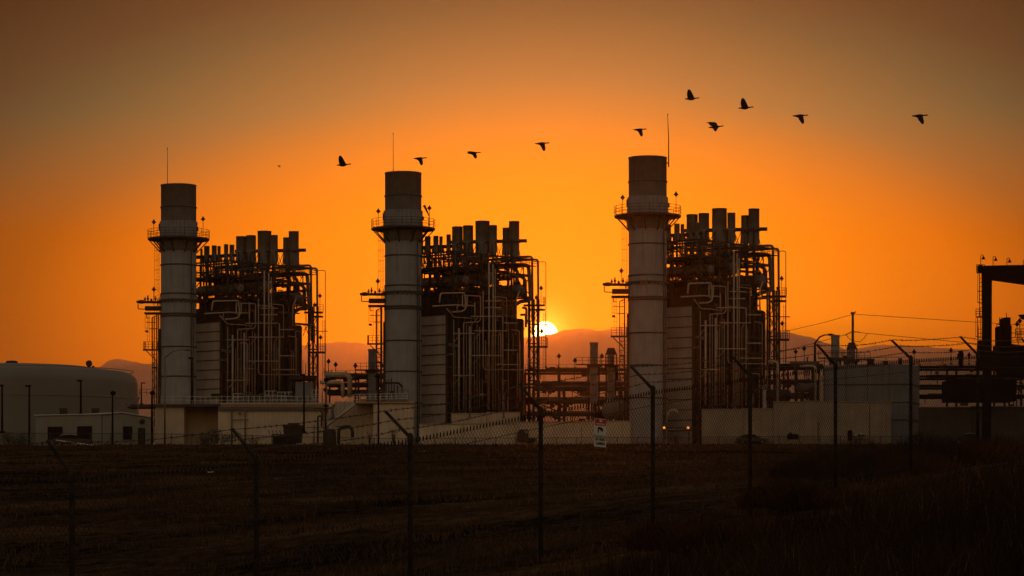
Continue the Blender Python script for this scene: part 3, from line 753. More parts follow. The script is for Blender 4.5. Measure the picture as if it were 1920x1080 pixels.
def shed():
    D = 404
    t = thing('site_office', 'small pale metal-clad site office with dark windows, below the big tank', 'building', ground(175, D)); o = t.location.copy()
    def bd(g, n, m, par=t):
        ob = g.build(n, M[m], None, o); ob.parent = par; ob.location = (0,0,0); return ob
    zb = 8.0
    A = at(67,783,D+6); C = at(192,777,D); B = at(285,783,D+5); Dk = A+(B-C); Rg1 = (C+B)/2; Rg1 = at(226,775.5,D+2); Rg0 = Rg1+(A-C)
    zw = C.z
    for p in (A,B,C,Dk): p.z = zw
    B.z = zw-.35; Dk.z = zw-.35
    fl = lambda p: Vector((p.x,p.y,zb))
    g = G()
    vs = [fl(A),fl(C),fl(B),fl(Dk),A,C,B,Dk,Rg0,Rg1]
    g.add(vs, [(0,1,5,4),(1,2,6,9,5),(2,3,7,6),(3,0,4,8,7)]); bd(g, 'wall', 'shed')
    g = G(); off = Vector((0,0,.16)); e = (C-A).normalized()*.3
    ra = [A-e+Vector((0,-.3,0)), C+e+Vector((0,-.3,0)), Rg1+e+Vector((0,0,.1)), Rg0-e+Vector((0,0,.1))]; g.prism(ra, off)
    rb = [Rg0-e+Vector((0,0,.1)), Rg1+e+Vector((0,0,.1)), B+e+Vector((.2,0,-.05)), Dk-e+Vector((.2,0,-.05))]; g.prism(rb, off); bd(g, 'roof', 'white')
    n1 = (C-A).cross(Vector((0,0,1))).normalized(); n2 = (B-C).cross(Vector((0,0,1))).normalized()
    def onface(P, Q, px):      # where the view ray of column px meets the wall line P-Q
        tt = (px-CX)/F; d = Q-P; k = (tt*P.y-P.x)/(d.x-tt*d.y); return P+d*k
    def opening(P, Q, n, xa, xb, ya, yb, nm, m, fr='black'):
        a = onface(P,Q,xa); b = onface(P,Q,xb); z1 = (HY-ya)/F*a.y; z0 = max((HY-yb)/F*a.y, zb+.9)
        q = [Vector((a.x,a.y,z0)),Vector((b.x,b.y,z0)),Vector((b.x,b.y,z1)),Vector((a.x,a.y,z1))]; q = [p+n*.04 for p in q]
        g = G(); g.prism(q, n*.03); w = bd(g, nm, m)
        g = G()
        for i in range(4): g.bar(q[i]+n*.05, q[(i+1) % 4]+n*.05, .1,.1)
        g.bar((q[0]+q[1])/2+n*.05, (q[2]+q[3])/2+n*.05, .05); bd(g, 'frame', fr, w)
    opening(A,C,n1,91,117,801,825,'window','glass'); opening(A,C,n1,146,172,800,825,'window','glass')
    opening(C,B,n2,231,247,800,823,'window','glass'); opening(C,B,n2,259,271,803,839,'door','steel')
    a = onface(C,B,265); g = G(); c = Vector((a.x,a.y,(HY-790)/F*a.y))+n2*.35; g.blob(c,.42,.35,.38); g.bar(c,c-n2*.4,.15); bd(g,'wall_lamp','steel')
    g = G()
    for k in range(1,28):
        p = A.lerp(C,k/28)+n1*.02; g.bar((p.x,p.y,zb),(p.x,p.y,zw-.02),.06,.03)
    for k in range(1,14):
        p = C.lerp(B,k/14)+n2*.02; g.bar((p.x,p.y,zb),(p.x,p.y,p.z-.02),.06,.03)
    bd(g,'cladding_rib','shed')
    g = G(); p = C+n1*.1; g.tube([(p.x,p.y,zb),(p.x,p.y,zw)],.07,6); bd(g,'downpipe','steel')
shed()

# ------------------------------------------------------------------ lamp posts
def pole(px, yt, yb, D, label, kind='black', head='cap', r=.09, arm=None, m=None, group='dark lamp posts inside the plant'):
    b = at(px, yb, D); top = at(px, yt, D); gzv = g1(b.x, D)
    if b.z < gzv+1.5: b.z = gzv-.1
    t = thing('lamp_post', label, 'lamp post', b, 0, group)
    H = top.z-b.z; mm = M[m or kind]
    g = G(); g.tube([(0,0,0),(0,0,H)], [r*1.25, r*.9], 8)
    g.cbox((0,0,.15), r*5, r*5, .3)
    if arm is None: g.build('pole', mm, t)
    else:
        dx, dz = (arm[0]-px)/F*D, (yt-arm[1])/F*D
        g.tube([(0,0,H),(dx*.35,0,H+dz*.75),(dx*.7,0,H+dz),(dx,0,H+dz)], [r*.8,r*.7,r*.6,r*.5], 8); g.build('pole', mm, t)
        g = G(); g.tube([(dx-.15,0,H+dz+.03),(dx+.3*math.copysign(1,dx),0,H+dz+.06),(dx+1.0*math.copysign(1,dx),0,H+dz-.05)], [.12,.2,.1], 8); g.build('lamp_head', M['galv'] if kind != 'black' else mm, t); return t
    g = G()
    if head == 'cap': g.cbox((-.18,0,H+.02), .8,.45,.26)
    elif head == 'ball': g.blob((.08,0,H), .42,.35,.36)
    elif head == 'lantern': g.lathe([(.32,-.05),(.45,-.05),(.14,.32),(.14,.45),(.02,.5)], (0,0,H), 8); g.lathe([(.02,-.35),(.22,-.28),(.22,-.05),(.02,-.02)], (0,0,H), 8)
    elif head == 'side': g.cbox((.3,0,H), .7,.3,.16)
    g.build('lamp_head', mm, t); return t
pole(4, 723, 812, 402, 'dark lamp post cut by the left edge of the photo, before the big tank', r=.14)
pole(55, 724, 842, 401, 'dark lamp post in front of the left end of the site office', r=.14)
pole(151.5, 714, 778, 425, 'dark lamp post rising behind the site office roof, before the big tank', r=.15)
pole(211, 737, 838, 399, 'round-headed dark lamp post standing before the site office corner', head='ball', r=.13)
pole(265, 718, 760, 430, 'thin dark lamp post at the right edge of the big tank', r=.1, head='side')
pole(285, 737, 840, 400, 'thick dark post between the site office and the concrete building', head='ball', r=.16)
pole(309, 671, 838, 399, 'tall pale street lamp with a rising arm, in front of the leftmost stack', kind='galv', arm=(347,656), r=.12, group='pale street lamps with curved arms')
pole(360, 672, 752, 428, 'short dark lamp post on the deck before the leftmost stack', r=.12)
pole(570, 703, 812, 408, 'dark lamp post in front of the skid cabinet on the long concrete building', r=.13)
pole(611, 712, 812, 409, 'dark lamp post at the foot of the concrete stair', r=.1, head='ball')
pole(709.5, 706, 830, 400, 'dark lamp post in front of the concrete block, left of the middle stack', r=.12)
pole(881, 748, 785, 406, 'short pale street lamp before the middle boiler, the left one of two', kind='galv', arm=(900,741), r=.1, group='pale street lamps with curved arms')
pole(944.5, 742, 785, 406, 'taller pale street lamp before the middle boiler, under the sun flare', kind='galv', arm=(968,726), r=.1, group='pale street lamps with curved arms')
pole(1412, 738, 772, 402, 'small bent pale street lamp above the tan wall beside the rightmost boiler', kind='galv', arm=(1428,729), r=.09, group='pale street lamps with curved arms')
pole(1528, 643, 700, 430, 'dark street lamp with a long rising arm, beside the small square flue on the right', arm=(1554,628), r=.18)
i = 0
for (x, yt, yb, D, lb) in ((616,678,700,455,'left of three small lamps over the pipe rack between the leftmost boiler and middle stack'),
        (629.5,684,700,460,'second of three small lamps over the pipe rack left of the middle stack'),
        (666.5,686,702,460,'third small lamp over the pipe rack, nearest the square flue left of the middle stack'),
        (716,686,704,452,'small lamp tucked between the square flue and the middle stack'),
        (1048,668,692,462,'tall faint small lamp on the pipe rack right of the sun'),
        (1078,676,692,462,'lower faint small lamp on the pipe rack right of the sun'),
        (1128.5,668,694,455,'small lamp between the two flues left of the rightmost stack'),
        (1492,660,682,470,'lowest of the small lamps over the horizontal vessel on the right'),
        (1508,654,682,475,'highest of the small lamps over the horizontal vessel on the right'),
        (1714,660,684,470,'small lamp above the right end of the grey box building'),
        (1783,657,684,470,'small lamp standing alone before the hill, right of the grey box building'),
        (1817,666,684,470,'small lamp left of the tall dark portal column'),
        (1875,663,684,440,'small lamp right of the tall dark portal column')):
    pole(x, yt, yb, D, lb, head='lantern', r=.06, group='small lantern lights above the pipe racks')

# ------------------------------------------------------------------ flues of the turbine halls
def flue(px0, px1, yt, yb, D, label, collar=False):
    a = at(px0, yt, D); b = at(px1, yt, D); c = at((px0+px1)/2, yb, D); wdt = b.x-a.x
    base = Vector((c.x, D, 9.3)); t = thing('square_flue', label, 'flue', base, 0, 'square flues behind the pipe racks')
    H = a.z-9.3; hb_ = c.z-9.3
    g = G(); g.box(-wdt/2,wdt/2,0,wdt,hb_*.55,H)
    g.box(-wdt/2-.06,wdt/2+.06,-.06,wdt+.06,H-.3,H+.01); g.build('duct', M['silencer'], t)
    g = G(); g.box(-wdt/2-.5,wdt/2+.7,-.4,wdt+.4,hb_+.1,hb_+.5)
    for sx in (-1,1):
        for y in (0, wdt): g.bar((sx*(wdt/2+.2),y,0),(sx*(wdt/2+.2),y,hb_+.1),.22)
    if collar:
        g.add([(-wdt*.85,-.3,hb_+2.2),(wdt*.85,-.3,hb_+2.2),(wdt*.5,0,hb_+3.2),(-wdt*.5,0,hb_+3.2),(-wdt*.85,wdt+.3,hb_+2.2),(wdt*.85,wdt+.3,hb_+2.2),(wdt*.5,wdt,hb_+3.2),(-wdt*.5,wdt,hb_+3.2)],
              [(0,1,2,3),(5,4,7,6),(1,5,6,2),(4,0,3,7),(0,4,5,1)])
        for sx in (-1,1): g.tube([(sx*wdt*.8,-.2,hb_-1),(sx*wdt*.8,-.2,hb_+2.3)],.1,6)
    g.build('flue_base', M['steel'], t)
    g = G(); railing(g, [(-wdt/2-2.2,-.4,hb_+.5),(wdt/2+2.4,-.4,hb_+.5)], 1.1, .9, .03, 2); g.bar((-wdt/2-2.2,-.3,hb_+.45),(wdt/2+2.4,-.3,hb_+.45),.3,.2); g.build('railing', M['steel'], t)
flue(690.5,704,654.5,699,440,'square flue standing left of the middle stack')
flue(1106.5,1121,642,689,425,'taller square flue right of the sun, over the glowing pipe rack')
flue(1139.5,1152,658,690,426,'shorter collared flue between the tall square flue and the rightmost stack', True)
flue(1560,1574,628,677,421,'square flue beside the long-armed street lamp on the right')
flue(1592,1603,652,680,424,'short collared flue at the foot of the utility pole', True)

# ------------------------------------------------------------------ pipe racks
def rack(px0, px1, yt, yb, D, depth, seed, label, name='pipe_rack', m='steel', levels=3, step=5.5, pipes=5, dens=1.0):
    r = random.Random(seed)
    a = at(px0, yt, D); b = at(px1, yb, D); o = Vector(((a.x+b.x)/2, D, 9.3)); L = (b.x-a.x)/2; H = a.z-9.3; zb = b.z-9.3
    t = thing(name, label, 'pipe rack', o)
    n = max(1, round(2*L/step)); zs = [zb+(H-zb)*(k+1)/levels for k in range(levels)]
    g = G()
    for i in range(n+1):
        x = -L+2*L*i/n
        for y in (0, depth): g.bar((x,y,0),(x,y,H),.3)
        for z in zs: g.bar((x,0,z),(x,depth,z),.24,.3)
    for z in zs:
        for y in (0, depth): g.bar((-L,y,z),(L,y,z),.22,.36)
    for i in range(n):
        if r.random() < .6:
            x0 = -L+2*L*i/n; x1 = -L+2*L*(i+1)/n; z0 = zs[r.randrange(len(zs)-1)] if levels > 1 else 0; z1 = z0+(H-zb)/levels
            g.bar((x0,0,z0),(x1,0,z1),.12); g.bar((x1,0,z0),(x0,0,z1),.12)
    g.build('rack_frame', M[m], t)
    for z in zs:
        for k in range(pipes):
            y = depth*(k+.5)/pipes; d = r.choice([.1,.15,.2,.28,.4]); x0 = -L+r.uniform(-.6,L*.5); x1 = L-r.uniform(-.6,L*.5)
            pts = [(x0,y,z+d/2+.16),(x1,y,z+d/2+.16)]
            if r.random() < .5: pts.append((x1,y,max(0,z-r.uniform(1,4))))
            if r.random() < .4: pts.insert(0, (x0,y,z+r.uniform(.6,1.4)))
            G().pipe(pts, d/2, .35, 7).build('pipe', M[r.choice(['lag_dark','steel','lag_dark','steel_brown'])], t)
    g = G()
    for i in range(int(2*L*2.2*dens)):
        x = r.uniform(-L,L); y = r.uniform(0,depth); z = r.choice(zs+[zb,zb*.5])+r.uniform(-.8,.3)
        q = r.random()
        if q < .5: g.cbox((x,y,z), r.uniform(.3,1.2), .5, r.uniform(.2,1))
        elif q < .75: g.bar((x,y,z-r.uniform(.5,1.8)),(x,y,z+.3),.12)
        else: g.lathe([(.02,-.3),(.3,-.2),(.3,.2),(.08,.3),(.08,.8),(.22,.82),(.22,.9),(.02,.92)], (x,y,z), 8)
    g.build('fittings', M['steel'], t)['kind'] = 'stuff'
    g = G(); railing(g, [(-L,-.1,H),(L,-.1,H)], .9, 1.8, .025, 2); g.build('railing', M['steel'], t)
    return t
rack(612,722,705,752,448,8,3,'dark pipe rack between the leftmost boiler and the middle stack', levels=3)
rack(985,1178,694,800,444,12,4,'large tall pipe rack directly under the sun, left of the rightmost stack', levels=4, pipes=6, dens=3.2, m='steel_brown')
rack(1000,1176,728,800,432,7,14,'lower dark pipe rack full of small fittings, behind the warning sign', levels=3, pipes=5, dens=3.0)
rack(1410,1545,688,770,430,7,5,'dark pipe rack right of the rightmost boiler, behind the tan wall', levels=3, dens=1.6)
rack(1722,1935,688,760,424,9,6,'long black pipe rack above the dark wall at far right', levels=4, m='black', dens=1.3)
def extra_vessels():
    def vessel(name, label, px0, px1, py, d, D, m='lag_dark'):
        a = at(px0,py,D); b = at(px1,py,D); r = d/2/F*D; c = (a+b)/2; L = (b.x-a.x)/2
        t = thing(name, label, 'vessel', (c.x, D, 9.3)); z = c.z-9.3
        G().tube([(-L-r*.5,0,z),(-L-r*.3,0,z),(-L,0,z),(L,0,z),(L+r*.3,0,z),(L+r*.5,0,z)], [r*.3,r*.75,r,r,r*.75,r*.3], 18).build('vessel_shell', M[m], t)
        g = G(); 
        for x in (-L*.6, L*.6): g.box(x-.25,x+.25,-r*.7,r*.7,0,z-r*.6)
        g.build('support', M['steel'], t)
        g = G(); g.tube([(L*.2,0,z+r*.8),(L*.2,0,z+r+.5)],.12,6); g.lathe([(.2,0),(.2,.15),(.02,.16)],(L*.2,0,z+r+.5),8); g.build('nozzle', M['steel'], t)
    vessel('horizontal_vessel','long thin dark horizontal pipe vessel above the pipe rack right of the rightmost boiler',1482,1535,681,7,424)
    vessel('storage_vessel','pale rounded vessel behind the fence between the warning sign and the rightmost stack',1138,1168,768,36,408,'tank')
    vessel('process_vessel','dark horizontal vessel low in the pipe rack beside the grey box building',1498,1528,727,18,412)
    vessel('oil_vessel','brown horizontal vessel at the foot of the pipe rack left of the grey box building',1440,1478,742,24,414,'steel_brown')
    # tall bent riser pipes right of boiler 3
    for (lb, x, yt, xe) in (('pale upright pipe with bent top, right of the rightmost boiler',1458,678,1440),('pale upright pipe at the left side of the grey box building',1529,686,1500)):
        b = at(x, yt, 408); o = Vector((b.x,408,9.3)); e = at(xe,yt,408)
        g = G(); g.pipe([o, b, e], .2, .6, 10); tag(g.build('riser_pipe', M['lagging'], None, o), lb, 'pipe')
    b = at(1433,734,404); o = Vector((b.x,404,9.3)); g = G(); g.tube([o,b],[.34,.26],12); g.lathe([(.26,0),(.1,.3),(.01,.35)],b,12); tag(g.build('vent_stack', M['lagging'], None, o), 'short pale vent pipe behind the tan wall, near the small bent street lamp', 'pipe')
    # white horizontal pipes above the rack left of the middle stack
    o = at(640,752,430); o.z = 9.3
    g = G(); g.pipe([at(608,702,430),at(650,702,430),at(656,708,430),at(656,745,430)], .42,.8,12); g.pipe([at(600,717,430),at(640,717,430),at(643,724,430),at(643,745,430)], .3,.6,12)
    g.bar(at(612,702,430),(at(612,0,430).x,430,9.3),.2); tag(g.build('header_pipes', M['lagging'], None, o), 'thick pale bent pipes in front of the rack left of the middle stack', 'pipes')
    # round tower at the far left edge of S3's pipe field
extra_vessels()

# ------------------------------------------------------------------ black portal structure at the right edge
def portal():
    D = 385; t = thing('portal_duct', 'big black portal with a thick overhead duct leaving the right edge of the photo', 'duct', ground(1852, D)); o = t.location.copy()
    def bd(g, n, m, par=t):
        ob = g.build(n, M[m], None, o); ob.parent = par; ob.location = (0,0,0); return ob
    g = G(); g.prism([at(1845,498,D),at(1860,525,D),at(1859.5,680,D),at(1858,838,D),at(1846,838,D),at(1847,690,D)], (0,2.2,0)); bd(g,'column','black')
    g = G(); g.prism([at(1845,498,D-.01),at(1890,497,D-.01),at(1990,496,D-.01),at(1990,541,D-.01),at(1925,531.5,D-.01),at(1865,523,D-.01),at(1860,525,D-.01)], (0,2.6,0)); bd(g,'overhead_duct','black')
    g = G(); g.prism([at(1839,637,D-.5),at(1863,660,D-.5),at(1866,690,D-.5),at(1836,690,D-.5)], (0,3,0)); bd(g,'column_base','black')
    g = G(); ladder(g, at(1838,660,D-.3), at(1838,612,D-.3), .55, False, (-.3,-1,0), .09); ladder(g, at(1839.5,596,D-.3), at(1840,512,D-.3), .5, True, (-.5,-.8,0), .09); ladder(g, at(1836,660,D+.3), at(1836,595,D+.3), .5, True, (-.5,-.8,0), .07)
    bd(g,'caged_ladder','black')
    for (x0,x1,y) in ((1831,1846,510),(1830,1845,593)):
        g = G(); g.prism([at(x0,y,D-1),at(x1,y,D-1),at(x1,y,D+1.5),at(x0,y,D+1.5)], (0,0,-.2)); p = bd(g,'platform','black')
        g = G(); railing(g, [at(x1,y,D-1),at(x0,y,D-1),at(x0,y,D+1.5)], 1.05, .7, .045, 3); bd(g,'railing','black')
    g = G(); face_box(g,1835,1843,497,511,D,1.2); bd(g,'control_box','black')
    for x in (1839,1862,1888,1918.5):
        b = at(x, 498, D+1); yt = 479+(x-1839)*.12; g = G()
        g.pipe([b, at(x,yt,D+1), at(x+2.5,yt-1.5,D+1), at(x+5,yt,D+1), at(x+5,yt+3,D+1)], .05, .2, 6); c = at(x+5,yt+4,D+1); g.lathe([(.3,-.25),(.12,.1),(.08,.2)],c,8); bd(g,'gooseneck_lamp','black')
portal()
def control_house():
    D = 392; t = thing('filter_house', 'black stepped equipment tower with rails at the right edge, behind the portal column', 'equipment tower', ground(1890, D)); o = t.location.copy()
    def bd(g, n, m):
        ob = g.build(n, M[m], None, o); ob.parent = t; ob.location = (0,0,0); return ob
    g = G(); face_box(g,1884,1895,595,700,D,4); face_box(g,1877,1897,610,655,D+.5,5); g.prism([at(1875,645,D+.3),at(1898,645,D+.3),at(1935,650,D+.3),at(1935,700,D+.3),at(1882,700,D+.3),at(1875,662,D+.3)], (0,6,0)); bd(g,'tower_body','black')
    g = G()
    for x in (1874,1877,1880,1887): g.bar(at(x,610,D-.3),at(x,595-(x==1887)*8,D-.3),.09)
    g.bar(at(1873,608,D-.3),at(1882,608,D-.3),.14); railing(g,[at(1869,622,D-.4),at(1877,622,D-.4)],1.1,.5,.05); g.bar(at(1869,622,D-.4),at(1877,622,D-.4),.14)
    g.bar(at(1870.5,652,D-.3),at(1870.5,612,D-.3),.1); g.bar(at(1873.5,652,D-.3),at(1873.5,612,D-.3),.1)
    railing(g,[at(1896,650,D-.3),at(1935,650,D-.3)],2.0,.9,.05); railing(g,[at(1904,632,D-.3),at(1935,632,D-.3)],1.2,.9,.05)
    g.prism([at(1911,590,D),at(1935,588,D),at(1935,600,D),at(1918,598,D)],(0,1,0)); lantern(g,at(1912,640,D),at(1912,602,D)); lantern(g,at(1907,640,D),at(1907,608,D))
    bd(g,'handrails','black')
    g = G(); face_box(g,1780,1905,712,752,D+6,7); bd(g,'lower_housing','black')
    g = G(); face_box(g,1740,1935,703,708,D+5,1.2); bd(g,'beam','black')
    g = G(); face_box(g,1800,1806,657,690,D+8,1.5); face_box(g,1799,1807,662,672,D+7.8,2); bd(g,'vent_stack','black')
control_house()

# ------------------------------------------------------------------ utility pole and lines
def utility():
    D = 460; b = at(1599,700,D); b.z = 9.3
    t = thing('utility_pole', 'tall dark utility pole behind the grey box building', 'utility pole', b)
    H = at(0,586,D).z-9.3
    G().tube([(0,0,0),(0,0,H)], [.34,.2], 10).build('pole', M['steel'], t)
    g = G(); g.cbox((0,0,H-.1),.7,.4,.35); g.tube([(.5,0,H-.1),(.5,0,H+.25)],.07,6); g.build('pole_cap', M['steel'], t)
    g = G(); z = at(0,622,D).z-9.3
    for s in (-1,1): g.tube([(s*.2,0,z),(s*1.3,0,z-.25*(s>0)*.4-.3*(s<0)*2)],.09,6)
    g.build('insulator', M['steel'], t)
    def line(pts, lb, D1s):
        P = [at(x,y,d) for (x,y),d in zip(pts,D1s)]; out = []
        for i in range(len(P)-1):
            for k in range(10):
                s = k/10; p = P[i].lerp(P[i+1],s); out.append(p)
        out.append(P[-1]); tag(G().tube(out,.045,5).build('power_line', M['steel'], None, P[0]), lb, 'power line', 'power lines at the utility pole')
    line([(1600,589),(1830,604),(1960,612)], 'thin upper power line running right from the top of the utility pole', (460,460,460))
    line([(1602,622),(1625,625),(1850,646),(1960,655)], 'lower thick power line running right from the utility pole', (460,460,460,460))
    line([(1597,622),(1584,628),(1480,656),(1400,676)], 'lower power line running left from the utility pole past the hill', (460,460,465,470))
    line([(1597,590),(1540,606),(1470,622)], 'thin upper power line running left from the utility pole', (460,480,500))
    pts = [(1587,627),(1590,633),(1597,638),(1606,641),(1614,640),(1620,634),(1626,626)]
    tag(G().tube([at(x,y,459.6) for x,y in pts],.05,5).build('jumper_cable', M['steel'], None, at(1587,627,459.6)), 'sagging jumper cable looped under the two lower power lines at the utility pole', 'power line')
utility()

# ------------------------------------------------------------------ yard objects along the plant edge
def inner_fence():
    D = 398; t = thing('yard_fence', 'low dark wire fence along the foot of the plant buildings', 'fence', ground(700, D)); o = t.location.copy()
    xs = list(range(-20, 1940, 38)); top = []
    for x in xs:
        b = ground(x, D); h = at(x, np.interp(x,[0,285,440,700,1250,1500,1920],[812,813,816,822,820,818,818]), D)
        hz = max(h.z-b.z, .8); top.append(b+Vector((0,0,hz)))
        ob = G().tube([b-Vector((0,0,.1)), b+Vector((0,0,hz+.1))], .055, 6).build('fence_post', M['steel'], None, o); ob.parent = t; ob.location = (0,0,0)
    g = G()
    for i in range(len(top)-1): g.bar(top[i], top[i+1], .07)
    ob = g.build('top_rail', M['steel'], None, o); ob.parent = t; ob.location = (0,0,0)
    g = G()
    for i in range(len(top)-1):
        a, b = top[i], top[i+1]; h0 = a.z-g1(a.x,D); n = 16
        for k in range(n):
            p = a.lerp(b,k/n); q = a.lerp(b,min(1,(k+3)/n)); q0 = Vector((q.x,q.y,g1(q.x,D))); p0 = Vector((p.x,p.y,g1(p.x,D)))
            g.bar(p,q0,.014); g.bar(p0,q,.014)
    ob = g.build('wire_mesh', M['wire'], None, o); ob.parent = t; ob.location = (0,0,0)
inner_fence()
def yard():
    D = 401
    def T(n, lb, cat, px): return thing(n, lb, cat, ground(px, D))
    def bd(t, g, n, m, o):
        ob = g.build(n, M[m], None, o); ob.parent = t; ob.location = (0,0,0); return ob
    # rusty skip
    t = T('waste_skip','rusty open-topped skip in front of the long concrete building','skip',547); o = t.location.copy()
    g = G(); g.prism([at(534,830,D),at(563,830,D),at(566,800,D),at(531,800,D)],(0,3,0)); bd(t,g,'body','steel_brown',o)
    g = G(); face_box(g,530,567,797,800,D-.2,3.4); face_box(g,540,560,793,797,D,2.6); bd(t,g,'lid','steel_brown',o)
    g = G()
    for x in (537,544,551,558): g.bar(at(x,830,D-.1),at(x,801,D-.1),.14)
    bd(t,g,'side_rib','steel',o)
    # dark enclosure
    t = T('equipment_pen','low black slatted enclosure left of the rusty skip','enclosure',525); o = t.location.copy()
    g = G()
    for k in range(18): g.bar(at(510+k*2.4,834,D-1),at(510+k*2.4,814,D-1),.14,.1)
    g.bar(at(509,815,D-1.1),at(553,815,D-1.1),.16); bd(t,g,'slats','steel',o)
    g = G()
    for k in range(5): g.bar(at(506+k*7,814,D-1),at(503+k*7,807,D-1),.1)
    bd(t,g,'outrigger','steel',o)
    g = G(); face_box(g,512,552,818,836,D,2); bd(t,g,'cabinet','black',o)
    # goose-neck pipework
    t = T('gooseneck_pipes','dark goose-neck pipes beside a squat tank, below the outside stair','pipes',632); o = t.location.copy()
    g = G(); g.pipe([at(635,832,D),at(635,802,D),at(655,799,D),at(661,806,D),at(661,820,D)],.26,.9,10); bd(t,g,'bent_pipe','steel',o)
    g = G(); g.pipe([at(596,832,D),at(596,780,D),at(603,780,D),at(603,800,D)],.14,.3,8); g.pipe([at(604,786,D),at(604,775,D),at(601,770,D)],.14,.3,8); bd(t,g,'thin_pipe','steel',o)
    g = G(); g.lathe([(1.0,0),(1.0,2.2),(.8,2.6),(.01,2.7)],ground(618,D+1),18); bd(t,g,'tank','steel_brown',o)
    g = G(); g.bar(at(630,800,D),at(660,800,D),.12); g.bar(at(575,802,D),at(610,802,D),.1); g.bar(at(589,832,D),at(589,797,D),.12); bd(t,g,'brace','steel',o)
    # pump skid
    t = T('pump_skid','low dark pump skid behind the fence, left of the warning sign','pump',980); o = t.location.copy()
    g = G(); face_box(g,970,991,812,828,D,1.6); face_box(g,985,1004,821,829,D-.2,1.6); g.blob(at(978,812,D+.8),.6,.5,.5); bd(t,g,'pump_body','steel',o)
    g = G(); g.pipe([at(974,812,D+.5),at(974,806,D+.5),at(990,806,D+.5),at(990,822,D+.5)],.09,.2,6); bd(t,g,'pump_pipe','steel',o)
    # guard rail with two lit lamps
    t = T('guard_rail','long dark guard rail with two glowing orange lamps, behind the right fence posts','rail',1330); o = t.location.copy()
    g = G(); g.bar(at(1243,802.5,D-1.5),at(1400,802.5,D-1.5),.2)
    for x in (1245,1292,1345,1398): g.bar(at(x,832,D-1.5),at(x,802,D-1.5),.16)
    bd(t,g,'rail','steel',o)
    for x in (1245.5,1290):
        g = G(); g.blob(at(x,802,D-1.9),.2,.12,.18); bd(t,g,'orange_lamp','lamp_on',o)
    # hydrants (white blobs)
    for (x,lb) in ((1267,'pale valve hydrant below the glowing guard rail, the left one'),(1346,'pale valve hydrant beneath the middle of the guard rail')):
        p = ground(x,D-1); g = G(); g.lathe([(.25,0),(.25,1.1),(.34,1.1),(.34,1.3),(.15,1.5),(.01,1.55)],p,12); g.pipe([p+Vector((-.7,0,.4)),p+Vector((-.7,0,1.2)),p+Vector((-.2,0,1.5)),p+Vector((.5,0,1.4)),p+Vector((.8,0,.9))],.11,.3,8)
        tag(g.build('hydrant', M['galv'], None, p), lb, 'hydrant')
    # bent pale pipe near stack 3 foot
    p = ground(1252,D+1); g = G(); g.pipe([at(1246,800,D+1),at(1248,782,D+1),at(1256,770,D+1),at(1266,768,D+1),at(1270,776,D+1)],.3,.8,10); g.pipe([at(1245,806,D+1),at(1280,803,D+1)],.15,.2,8)
    tag(g.build('curved_duct', M['lagging'], None, p), 'pale curved duct at the foot of the rightmost stack', 'duct')
    # cones of kit on the right
    t = T('valve_cluster','small dark valve cluster before the tan wall on the right','valves',1487); o = t.location.copy()
    g = G(); face_box(g,1476,1497,814,824,D-2,1); face_box(g,1480,1484,811,815,D-2,.6); g.blob(at(1492,813,D-1.5),.4,.4,.4); bd(t,g,'valve_body','steel',o)
    g = G(); g.bar(at(1534,826,D-2),at(1534,790,D-2),.12); bd(t,g,'marker_post','steel',o)
    t = T('white_crates','cluster of small pale containers at the foot of the tan wall','containers',1612); o = t.location.copy()
    r = random.Random(3); g = G()
    for k in range(9): g.cbox(at(1604+k*2.4,819+r.uniform(-3,1),D-2),r.uniform(.2,.45),.4,r.uniform(.3,.7))
    bd(t,g,'containers','white',o); g = G(); face_box(g,1590,1598,807,826,D-2,.8); bd(t,g,'bin','black',o)
    # kerb strip, its pale colour put in for lit ground
    g = G(); face_box(g,330,500,832.5,836,D-4,1.2); tag(g.build('kerb', M['kerb'], None, ground(415,D-4)), 'bright concrete kerb strip standing in for lit ground, before the long concrete building', 'kerb')
    # litter
    for (x,y,lb,s) in ((522,903,'crumpled white paper lying alone in the dark field',.22),(395,890,'faint pale scrap of litter in the field left of the white paper',.14)):
        Dl = 80
        for it in range(40):
            X = (x-CX)/F*Dl; row = HY-g1(X,Dl)/Dl*F; Dl *= 1+(row-y)*.004
        p = ground(x,Dl); g = G(); r = random.Random(int(x)); q = [p+Vector((r.uniform(-s,s)*1.4,r.uniform(-s,s)*.8,.06+r.uniform(0,.09))) for _ in range(9)]
        g.add(q,[(0,1,2),(2,3,4),(4,5,6),(6,7,8),(0,4,8),(1,5,7)]); tag(g.build('litter', M['litter'], None, p), lb, 'litter')
yard()

